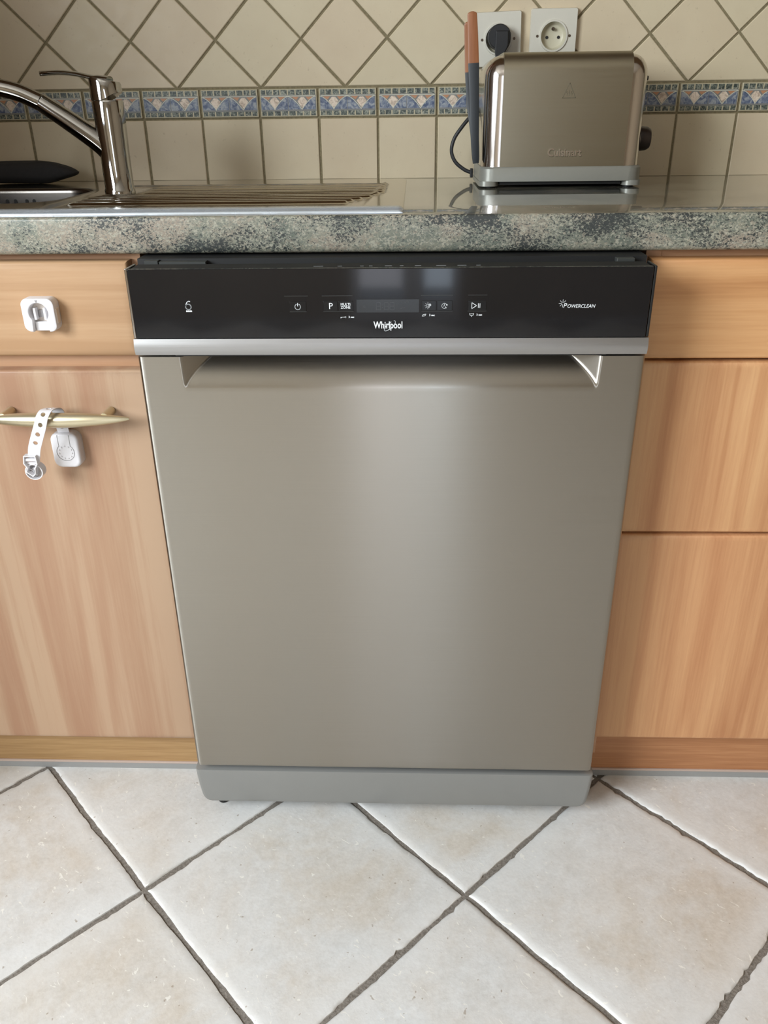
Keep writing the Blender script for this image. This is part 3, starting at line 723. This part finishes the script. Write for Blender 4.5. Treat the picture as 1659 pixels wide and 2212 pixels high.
# ------------------------------------------------------------------ tap
fx, fy, fz = -.4150, .3700, Z0+.0006
tp = empty('mixer_tap', (fx, fy, fz), 'chrome single-lever kitchen mixer tap standing behind the sink bowl', 'tap')
bm = lathe(bmesh.new(), [(.0225, 0), (.0225, .006), (.0212, .008), (.0212, .055), (.0220, .09), (.0224, .124), (.0215, .1262)], (fx, fy, fz), (0, 0, 1), 40)
link('tap_body', bm, MAT['chrome'], tp, smooth=50)
# lever cap with slanted lower edge
bm = bmesh.new(); N = 40; low = []; mid = []; top = []; R = .0226
for i in range(N):
    a = 2*pi*i/N; x = cos(a); y = sin(a)
    zl = 1.0210+.010*sstep(-.2, 1, x); zt_ = 1.0478-.0038*x
    low.append(bm.verts.new((fx+R*x, fy+R*y, zl))); mid.append(bm.verts.new((fx+R*.99*x, fy+R*.99*y, zt_-.003))); top.append(bm.verts.new((fx+R*.93*x, fy+R*.93*y, zt_)))
for a, b in ((low, mid), (mid, top)):
    for i in range(N): bm.faces.new((a[i], a[(i+1) % N], b[(i+1) % N], b[i]))
bm.faces.new(top); bm.faces.new(low[::-1])
link('lever_cap', bm, MAT['chrome'], tp, smooth=40)
pts = catmull([(fx+.008, fy, 1.0475), (-.4310, fy, 1.0505), (-.4520, fy, 1.0548), (-.4760, fy-.004, 1.0572), (-.5030, fy-.010, 1.0560)], 6)
def lsec(i, t):
    w_ = .0150-.0035*t if t < .9 else .0115*sqrt(max(.05, 1-((t-.9)/.11)**2)); h_ = .0034 if t > .2 else .0045
    return [(w_*cos(2*pi*j/16), h_*sin(2*pi*j/16)) for j in range(16)]
link('lever', sweep(bmesh.new(), pts, lsec), MAT['chrome'], tp, smooth=60)
def spout(bm, pts, r0, r1, sq_=1.12):
    return sweep(bm, pts, lambda i, t: circ(r0+(r1-r0)*t, 24, sq_))
P1 = catmull([(-.4120, fy, .9380), (-.4290, fy, .9610), (-.4690, fy, .9905), (-.5120, fy, 1.0190)], 8)
link('spout', spout(bmesh.new(), P1, .0185, .0132, .95), MAT['chrome'], tp, smooth=60)
P2 = catmull([(-.5128, fy, 1.0195), (-.5440, fy-.002, 1.0330), (-.5800, fy-.006, 1.0405), (-.6200, fy-.012, 1.0400), (-.6600, fy-.018, 1.0270), (-.6850, fy-.022, 1.0080)], 8)
bm = spout(bmesh.new(), P2, .0130, .0120, .95); link('spray_head', bm, MAT['chrome'], tp, smooth=60)

# dark cloth on the ledge
bm = bmesh.new(); bmesh.ops.create_uvsphere(bm, u_segments=36, v_segments=20, radius=1)
for v in bm.verts:
    x, y, z = v.co; n_ = .06*sin(x*7+y*3)+.05*sin(y*9-x*4)
    sx_ = math.copysign(abs(x)**.6, x); t_ = 1-.40*max(0, (x-.45)/.55)
    v.co = (-.655+.112*sx_, .548+.030*math.copysign(abs(y)**.8, y), Z0+.0200+.0168*math.copysign(abs(z)**.7, z)*t_*(1+n_)+(-.006*max(0, x-.5) if z > 0 else 0))
o = link('dishcloth', bm, MAT['cloth'], None, smooth=True, label='dark charcoal scrubbing cloth on the sink ledge against the tiles', cat='cloth')
zmin = min(v.co.z for v in o.data.vertices); o.location.z = (Z0+.0032)-zmin

# ------------------------------------------------------------------ toaster
tx0, tx1, ty0, ty1 = .1285, .3745, .4120, .5650
ts = empty('toaster', ((tx0+tx1)/2, (ty0+ty1)/2, Z0), 'brushed steel two-slot toaster standing on the worktop under the sockets', 'toaster')
def tbody(x0, x1, y0, y1, z0, z1, rt_, rc, rs=None, n=6):
    """x-swept arch section (front/back/top rounded by rt_), ends rounded by rc."""
    bm = bmesh.new(); rings = []
    def arch(ins):
        P = [(y0+ins, z0)]
        for i in range(n+1): a = pi/2*i/n; P.append((y0+rt_-(rt_-ins)*cos(a), z1-rt_+(rt_-ins)*sin(a)))
        for i in range(n+1): a = pi/2*i/n; P.append((y1-rt_+(rt_-ins)*sin(a), z1-rt_+(rt_-ins)*cos(a)))
        P.append((y1-ins, z0)); return P
    stops = []
    if rc[0]:
        for i in range(9): a = pi/2*i/8; stops.append((x0+rc[0]*(1-cos(a)), rc[0]*(1-sin(a))))
    else: stops.append((x0, 0))
    if rc[1]:
        for i in range(8, -1, -1): a = pi/2*i/8; stops.append((x1-rc[1]*(1-cos(a)), rc[1]*(1-sin(a))))
    else: stops.append((x1, 0))
    for x, ins in stops: rings.append([bm.verts.new((x, y, z)) for y, z in arch(ins)])
    m = len(rings[0])
    for a, b in zip(rings, rings[1:]):
        for i in range(m): bm.faces.new((a[i], a[(i+1) % m], b[(i+1) % m], b[i]))
    bm.faces.new(rings[0]); bm.faces.new(rings[-1][::-1]); return bm
link('end_cap', tbody(.1318, .1590, ty0+.0016, ty1-.0016, .9225, 1.0745, .030, (.026, 0)), MAT['polish'], ts, smooth=40, label='polished steel end cap')
link('end_cap', tbody(.3445, .3715, ty0+.0016, ty1-.0016, .9225, 1.0745, .030, (0, .026)), MAT['polish'], ts, smooth=40, label='polished steel end cap')
link('shell', tbody(.1588, .3447, ty0, ty1, .9225, 1.0775, .026, (0, 0), n=10), MAT['toast'], ts, smooth=40, label='brushed steel wrap-over shell')
bm = bmesh.new()
def base_ring(z, ins): return [bm.verts.new((x, y, z)) for x, y in rrect(tx0+ins, tx1-ins, ty0-.003+ins, ty1+.003-ins, .022, 6)]
rr = [base_ring(.9035, 0), base_ring(.9215, 0), base_ring(.9240, .002), base_ring(.9241, .006)]
for a, b in zip(rr, rr[1:]):
    for i in range(len(a)): bm.faces.new((a[i], a[(i+1) % len(a)], b[(i+1) % len(a)], b[i]))
bm.faces.new(rr[0][::-1]); bm.faces.new(rr[-1])
link('base', bm, MAT['silver'], ts, smooth=40, label='silver plastic base')
for x0, x1 in ((tx0, .1575), (.3465, tx1)):
    bm = bmesh.new(); L_ = x0 == tx0
    P = rrect(x0, x1, ty0-.003, ty1+.003, .012, 5)
    a = [bm.verts.new((x, y, .8968)) for x, y in P]; b = [bm.verts.new((x, y, .9040)) for x, y in P]
    for i in range(len(a)): bm.faces.new((a[i], a[(i+1) % len(a)], b[(i+1) % len(a)], b[i]))
    bm.faces.new(a[::-1]); bm.faces.new(b)
    link('base_leg', bm, MAT['silver'], ts, smooth=40)
for x in (.146, .358):
    for y in (ty0+.015, ty1-.015): link('foot', lathe(bmesh.new(), [(.008, 0), (.008, .004)], (x, y, Z0+.0001), (0, 0, 1), 16), MAT['blackm'], ts)
link('crumb_tray', nbox(.160, .344, ty0+.006, ty1-.01, .8985, .9034), MAT['blackm'], ts)
# slots on top
for y in (.462, .508): link('bread_slot', nbox(.175, .328, y-.014, y+.014, 1.0768, 1.0779), MAT['blackm'], ts)
bm = lathe(bmesh.new(), [(.0175, 0), (.0175, .004), (.0168, .0135), (.0140, .0185), (.006, .0205)], (.3712, .4560, .9600), (1, 0, 0), 36)
link('dial', bm, MAT['knob'], ts, smooth=30, label='dark brown browning dial')
link('dial_ring', lathe(bmesh.new(), [(.0190, 0), (.0190, .0012)], (.3708, .4560, .9600), (1, 0, 0), 36), MAT['polish'], ts)
link('lever', nbox(.3714, .390, .500, .525, 1.040, 1.047, bev=.002), MAT['black'], ts)
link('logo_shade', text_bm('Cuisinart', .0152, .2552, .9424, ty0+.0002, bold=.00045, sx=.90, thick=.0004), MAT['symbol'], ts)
bm = text_bm('Cuisinart', .0152, .2546, .9432, ty0+.0002, bold=.00034, sx=.90, thick=.0015); link('logo', bm, MAT['polish'], ts, label='raised maker lettering')
bm = bmesh.new(); stroke(bm, [(.2455, 1.0168), (.2645, 1.0168), (.2550, 1.0362)], .0010, ty0+.0002, True, .0007)
for i in range(3):
    x = .2515+i*.0035; stroke(bm, [(x, 1.0200), (x+.0006, 1.0222), (x-.0006, 1.0245), (x+.0002, 1.0268 if i == 1 else 1.0258)], .0008, ty0+.0002, th=.0007)
link('hot_surface_symbol', bm, MAT['symbol'], ts)
# cord and plug
pl = empty('power_cord', (.1666, WY-.01, 1.109), 'black power cord and plug running from the toaster to the left socket', 'cord')
pts = catmull([(.1270, .5640, .9085), (.1240, .566, .9075), (.1130, .567, .9120), (.0985, .568, .9235), (.0915, .568, .9400), (.0955, .568, .9590), (.1080, .568, .9770), (.1250, .572, .9960), (.1480, .585, 1.020), (.1640, .592, 1.050), (.1680, .596, 1.075)], 8)
link('cord', sweep(bmesh.new(), pts, lambda i, t: circ(.0030, 12)), MAT['rubber'], pl, smooth=True)
link('cord_grip', nbox(.1235, .1283, .5580, .5685, .8995, .9135, bev=.001), MAT['blackm'], pl)
bm = lathe(bmesh.new(), [(.0186, 0), (.0186, .012), (.0182, .020), (.0168, .0215)], (.1666, WY-.008, 1.1085), (0, -1, 0), 40)
link('plug', bm, MAT['rubber'], pl, smooth=30, label='round black plug')
bm = bmesh.new(); slab(bm, [(.1595, 1.1165), (.1595, 1.0860), (.1622, 1.0740), (.1735, 1.0740), (.1765, 1.0870), (.1805, 1.0950), (.1800, 1.1165)], WY-.0285, .010, .0015)
link('plug_grip', bm, MAT['rubber'], pl)

# ------------------------------------------------------------------ sockets
def socket(cx, cz, rot, label, full):
    o = empty('wall_socket', (cx, WY, cz), label, 'socket', 'wall sockets above the toaster')
    hs = .0378; HOLE = .0200; bm = bmesh.new(); y0, y1 = WY+.0002, WY-.0085; N = 128
    outer = []
    for i in range(N):
        a = 2*pi*(i+.5)/N; c_, s_ = cos(a), sin(a); m_ = (hs*1.0)/max(abs(c_), abs(s_)); x, z = m_*c_, m_*s_*1.05
        outer.append((x, z))
    R0 = [(x, y0, z) for x, z in outer]; R1 = [(x, y1+.003, z) for x, z in outer]; R2 = [(x*.975, y1, z*.975) for x, z in outer]
    R3 = [(HOLE*1.17*cos(2*pi*(i+.5)/N), y1, HOLE*1.17*sin(2*pi*(i+.5)/N)) for i in range(N)]
    R4 = [(HOLE*1.14*cos(2*pi*(i+.5)/N), y1-.0022, HOLE*1.14*sin(2*pi*(i+.5)/N)) for i in range(N)]
    R5 = [(HOLE*1.02*cos(2*pi*(i+.5)/N), y1-.0022, HOLE*1.02*sin(2*pi*(i+.5)/N)) for i in range(N)]
    vv = [[bm.verts.new(p) for p in r_] for r_ in (R0, R1, R2, R3, R4, R5)]
    for a, b in zip(vv, vv[1:]):
        for i in range(N): bm.faces.new((a[i], a[(i+1) % N], b[(i+1) % N], b[i]))
    for v in bm.verts:
        x, y, z = v.co; v.co = (cx+x*cos(rot)-z*sin(rot), y, cz+x*sin(rot)+z*cos(rot))
    link('cover_plate', bm, MAT['socket'], o, smooth=35)
    bm = bmesh.new(); rr_ = []
    for r, y in ((HOLE*1.02, y1-.0022), (HOLE*.99, y1-.001), (HOLE*.86, WY-.0015), (HOLE*.80, WY-.0006)):
        rr_.append([bm.verts.new((cx+r*cos(2*pi*i/N), y, cz+r*sin(2*pi*i/N))) for i in range(N)])
    for a, b in zip(rr_, rr_[1:]):
        for i in range(N): bm.faces.new((a[i], a[(i+1) % N], b[(i+1) % N], b[i]))
    bm.faces.new(rr_[-1]); wl = link('socket_well', bm, MAT['socket_in'], o, smooth=50)
    if full:
        for dx in (-.0095, .0095): link('pin_hole', lathe(bmesh.new(), [(.0024, 0), (.0024, .0008)], (cx+dx, WY-.0006, cz-.0015), (0, -1, 0), 16), MAT['blackm'], wl)
        link('earth_pin', lathe(bmesh.new(), [(.0024, 0), (.0024, .006), (.0014, .0075)], (cx-.0005, WY-.0006, cz+.0105), (0, -1, 0), 16), MAT['brass'], wl, smooth=40)
    for s_ in (-1, 1):
        link('screw', lathe(bmesh.new(), [(.0021, 0), (.0021, .0006)], (cx+s_*.0262*cos(rot), y1+.0001, cz+s_*.0262*sin(rot)), (0, -1, 0), 16), MAT['brass'], o)
socket(.1660, 1.1060, .03, 'left ivory wall socket with black plug inserted, beside wooden tongs', False)
socket(.2560, 1.1095, 0, 'right ivory wall socket, empty, above the middle of the toaster', True)

# ------------------------------------------------------------------ toast tongs
tg = empty('toast_tongs', (.1225, .43, .93), 'slim wooden tongs with charcoal tips clinging to the toaster side', 'tongs')
def blade(pts, w0, w1, th, tipr, rnd=True):
    P = catmull(pts, 26 if rnd else 8)
    def sec(i, t):
        w_ = w0+(w1-w0)*t
        e = min(t, 1-t)*len(P)*.5
        if rnd and t < .06: w_ *= sqrt(max(.08, 1-(1-t/.06)**2))
        return [(w_*x, th*y) for x, y in ((-1, -.7), (-.8, -1), (.8, -1), (1, -.7), (1, .7), (.8, 1), (-.8, 1), (-1, .7))]
    return sweep(bmesh.new(), P, sec, up0=(0, -1, 0))
# front arm: wood top, silicone lower; rear arm just behind and to the left
link('wooden_arm', blade([(.1105, .4300, 1.1290), (.1128, .4290, 1.1000), (.1150, .4280, 1.0630)], .0068, .0078, .0022, 1), MAT['tongw'], tg, smooth=40)
link('silicone_tip', blade([(.1150, .4280, 1.0640), (.1172, .4270, 1.0250), (.1200, .4270, .9700), (.1222, .4290, .9420), (.1236, .4310, .9290)], .0080, .0046, .0026, 1, False), MAT['tongb'], tg, smooth=40, label='charcoal silicone tip')
link('wooden_arm', blade([(.1075, .4420, 1.1180), (.1095, .4440, 1.0850), (.1115, .4450, 1.0520)], .0070, .0078, .0022, 1), MAT['tongw'], tg, smooth=40)
link('silicone_tip', blade([(.1115, .4450, 1.0530), (.1150, .4440, 1.0100), (.1205, .4400, .9700), (.1232, .4360, .9420), (.1242, .4340, .9320)], .0078, .0046, .0026, 1, False), MAT['tongb'], tg, smooth=40, label='charcoal silicone tip')
link('hinge_block', nbox(.1060, .1130, .4300, .4430, 1.100, 1.118, bev=.001), MAT['tongw'], tg)

# ------------------------------------------------------------------ child locks
def pad(bm, x0, x1, z0, z1, y, th, r, bev=.0035):
    P = rrect(x0, x1, z0, z1, r, 6)
    rings = [[bm.verts.new((a, y, b)) for a, b in P]]
    for i in range(6):
        t = pi/2*i/5; Q = inset(P, bev*(1-cos(t))+.0001) if i else P
        rings.append([bm.verts.new((a, y-th+bev-bev*sin(t), b)) for a, b in Q])
    m = len(P)
    for a, b in zip(rings, rings[1:]):
        for i in range(m): bm.faces.new((a[i], a[(i+1) % m], b[(i+1) % m], b[i]))
    return rings[-1]
# receiver on the drawer: plate with keyhole recess open at the bottom
rc = empty('child_lock_catch', (-.433, FY, .78), 'white plastic child-lock catch stuck on the left drawer front', 'lock')
x0, x1, z0, z1 = -.4562, -.4146, .7603, .8015
cxr, czr, rr_ = (x0+x1)/2, .7838, .0120
# outline polygon with U-slot
def catch_outline():
    O = rrect(x0, x1, z0, z1, .0085, 7)            # starts at right-top corner, counter clockwise, ends at right-bottom
    k0 = 3*8                                        # first point of the lower-right corner arc
    n_ = len(O); O = O[k0:]+O[:k0]                  # start at lower right corner -> around to lower-left corner
    sw = .0088
    a0 = math.asin(sw/rr_)
    circ_ = [(cxr-rr_*sin(a0+(2*pi-2*a0)*i/20), czr-rr_*cos(a0+(2*pi-2*a0)*i/20)) for i in range(21)]
    return O+[(cxr-sw-.0012, z0)]+circ_+[(cxr+sw+.0012, z0)]
bm = bmesh.new(); P = catch_outline(); th = .0165
rings = [[bm.verts.new((a, FY, b)) for a, b in P], [bm.verts.new((a, FY-th+.002, b)) for a, b in P], [bm.verts.new((a, FY-th+.0005, b)) for a, b in inset(P, .0006)], [bm.verts.new((a, FY-th, b)) for a, b in inset(P, .0018)]]
for a, b in zip(rings, rings[1:]):
    for i in range(len(P)): bm.faces.new((a[i], a[(i+1) % len(P)], b[(i+1) % len(P)], b[i]))
es = [bm.edges.get((rings[-1][i], rings[-1][(i+1) % len(P)])) for i in range(len(P))]
bmesh.ops.triangle_fill(bm, use_beauty=True, use_dissolve=False, edges=es)
link('housing', bm, MAT['plastic'], rc, smooth=40)
link('back_plate', nbox(x0+.003, x1-.003, FY-.004, FY-.0003, z0+.002, z1-.004), MAT['plastic2'], rc)
link('ramp', nbox(cxr-.0090, cxr+.0090, FY-.0105, FY-.0035, z0+.0002, z0+.0115, bev=.001), MAT['plastic'], rc)
for s_ in (-1, 1): link('spring_arm', nbox(cxr+s_*.0062-.0015, cxr+s_*.0062+.0015, FY-.0125, FY-.004, .7745, .7890, bev=.0005), MAT['plastic'], rc)
link('latch_tab', nbox(cxr-.0042, cxr+.0042, FY-.0062, FY-.004, .7765, .7855, bev=.0003), MAT['grey_mark'], rc)
bm = bmesh.new(); slab(bm, [(cxr-.0017, .7995), (cxr, .7967), (cxr+.0017, .7995)], FY-th+.0002, .0006, .0001); link('arrow_mark', bm, MAT['grey_mark'], rc)
link('side_button', nbox(x1-.0015, x1+.0008, FY-.0128, FY-.003, .7700, .7885, bev=.0007), MAT['plastic2'], rc)
# strap lock hung over the handle
sl = empty('child_lock_strap', (-.43, FY, .60), 'white child-lock strap with punched holes looped over the door handle', 'lock')
bm = bmesh.new(); f = bm.faces.new(pad(bm, -.4540, -.4165, .5760, .6250, FY, .0165, .0105, .004)); link('mounting_pad', bm, MAT['plastic'], sl, smooth=45)
px_, pz_ = -.4352, .5985; yy = FY-.0165
bm = bmesh.new(); stroke(bm, [(px_-.0078, .6228)]+[(px_-.0078, .6110)]+arc(px_, pz_, .0118, 130, 410, 30)+[(px_+.0078, .6110), (px_+.0078, .6228)], .0006, yy, th=.0003); link('pad_outline', bm, MAT['grey_mark'], sl)
bm = bmesh.new()
for i in range(11):
    a = pi/2+2*pi*(i+.0)/11; bmesh.ops.create_icosphere(bm, subdivisions=1, radius=.0013, matrix=Matrix.Translation((px_+.0088*cos(a), yy, pz_+.0088*sin(a))))
link('raised_dots', bm, MAT['plastic'], sl, smooth=True, kind='stuff')
# strap: from pad, up behind the bar, over the bar, down in front to the buckle
hb = FY-.030
path = catmull([(px_, FY-.010, .622), (px_-.0003, FY-.012, .634), (-.4360, FY-.011, .648), (-.4362, FY-.018, .6605), (-.4385, hb-.006, .6655), (-.4425, hb-.0155, .6600), (-.4465, hb-.0190, .6480), (-.4540, hb-.0185, .6320), (-.4620, hb-.0150, .6160), (-.4665, hb-.0120, .6030), (-.4690, hb-.0105, .5960)], 7)
bm = bmesh.new(); n = len(path); W2 = .0078; rows = []
acc = [0.0]
for i in range(1, n): acc.append(acc[-1]+(path[i]-path[i-1]).length)
holes = [.012, .050, .058, .070, .084, .098, .112]
for i, p in enumerate(path):
    t = (path[min(i+1, n-1)]-path[max(i-1, 0)]).normalized(); side = Vector((1, 0, 0)); side = (side-t*side.dot(t)).normalized(); nn = t.cross(side)
    rows.append((p, side, nn))
# resample finely so that the holes can be real openings
fine = []; m = 250
def at(s_):
    for i in range(1, n):
        if acc[i] >= s_: f_ = (s_-acc[i-1])/(acc[i]-acc[i-1]); return path[i-1].lerp(path[i], f_), rows[i-1][1].lerp(rows[i][1], f_).normalized(), rows[i-1][2].lerp(rows[i][2], f_).normalized()
    return rows[-1]
NC = 32; Lt = acc[-1]; gv = {}
for i in range(m+1):
    p, sd, nn = at(Lt*i/m*.9999)
    for j in range(NC+1):
        a = (j/NC*2-1)*W2
        for s_ in (0, 1): gv[i, j, s_] = bm.verts.new(p+sd*a+nn*(s_*.0010-.0005))
def solid(i, j):
    s_ = Lt*(i+.5)/m; a = ((j+.5)/NC*2-1)*W2
    return not any(math.hypot(s_-h, a) < .0030 for h in holes)
for i in range(m):
    for j in range(NC):
        if not solid(i, j): continue
        bm.faces.new((gv[i, j, 1], gv[i+1, j, 1], gv[i+1, j+1, 1], gv[i, j+1, 1])); bm.faces.new((gv[i, j, 0], gv[i, j+1, 0], gv[i+1, j+1, 0], gv[i+1, j, 0]))
        for (di, dj, e1, e2) in ((-1, 0, (i, j), (i, j+1)), (1, 0, (i+1, j), (i+1, j+1)), (0, -1, (i, j), (i+1, j)), (0, 1, (i, j+1), (i+1, j+1))):
            a, b = i+di, j+dj
            if a < 0 or a >= m or b < 0 or b >= NC or not solid(a, b):
                bm.faces.new((gv[e1+(0,)], gv[e2+(0,)], gv[e2+(1,)], gv[e1+(1,)]))
bmesh.ops.delete(bm, geom=[v for v in bm.verts if not v.link_faces], context='VERTS')
link('strap', bm, MAT['plastic'], sl, smooth=35, label='soft white strap with round holes')
# buckle: frame, crossbars and round clip end
bcx, bcz, by_ = -.4700, .5870, hb-.0105
def loopframe(P, w_, y, th_):
    bm = bmesh.new(); Q = inset(P, w_); n_ = len(P)
    a = [bm.verts.new((x, y-th_, z)) for x, z in P]; b = [bm.verts.new((x, y-th_, z)) for x, z in Q]; c = [bm.verts.new((x, y, z)) for x, z in P]; d = [bm.verts.new((x, y, z)) for x, z in Q]
    for i in range(n_):
        j = (i+1) % n_
        bm.faces.new((a[i], a[j], b[j], b[i])); bm.faces.new((c[i], d[i], d[j], c[j])); bm.faces.new((a[i], c[i], c[j], a[j])); bm.faces.new((b[i], b[j], d[j], d[i]))
    return bm
fr = [(-.4780, .6060), (-.4620, .6060), (-.4612, .5945), (-.4650, .5885), (-.4665, .5800), (-.4705, .5765), (-.4790, .5830), (-.4765, .5890), (-.4800, .5950)]
bk_ = link('buckle', loopframe(fr, .0013, by_+.001, .0085), MAT['plastic'], sl, smooth=30, label='white buckle')
link('crossbar', nbox(-.4785, -.4632, by_-.0055, by_-.001, .5975, .6015, bev=.0008), MAT['plastic'], bk_)
link('crossbar', nbox(-.4780, -.4634, by_-.003, by_+.0005, .5925, .5955, bev=.0006), MAT['plastic'], bk_)
ring_ = [(-.4705+.0118*cos(t), .5815+.0112*sin(t)) for t in [2*pi*i/28 for i in range(28)]]
link('clip_ring', loopframe(ring_, .0012, by_+.009, .012), MAT['plastic'], bk_, smooth=30)
bm = bmesh.new(); slab(bm, [(-.4705+.0110*cos(2*pi*i/24), .5815+.0104*sin(2*pi*i/24)) for i in range(24)], by_+.0095, .0015, .0003); link('clip_back', bm, MAT['plastic2'], bk_)
bm = bmesh.new()
for p, q_ in (((-.4765, .5790), (-.4705, .5870)), ((-.4705, .5870), (-.4680, .5760)), ((-.4770, .5850), (-.4690, .5835)), ((-.4740, .5740), (-.4720, .5830))):
    stroke(bm, [p, q_], .0011, by_+.008, th=.009)
link('clip_spring', bm, MAT['plastic'], bk_)
link('copper_contact', nbox(-.4778, -.4758, by_-.001, by_+.006, .5795, .5820, bev=.0004), MAT['tongw'], bk_, label='small copper-coloured bit')
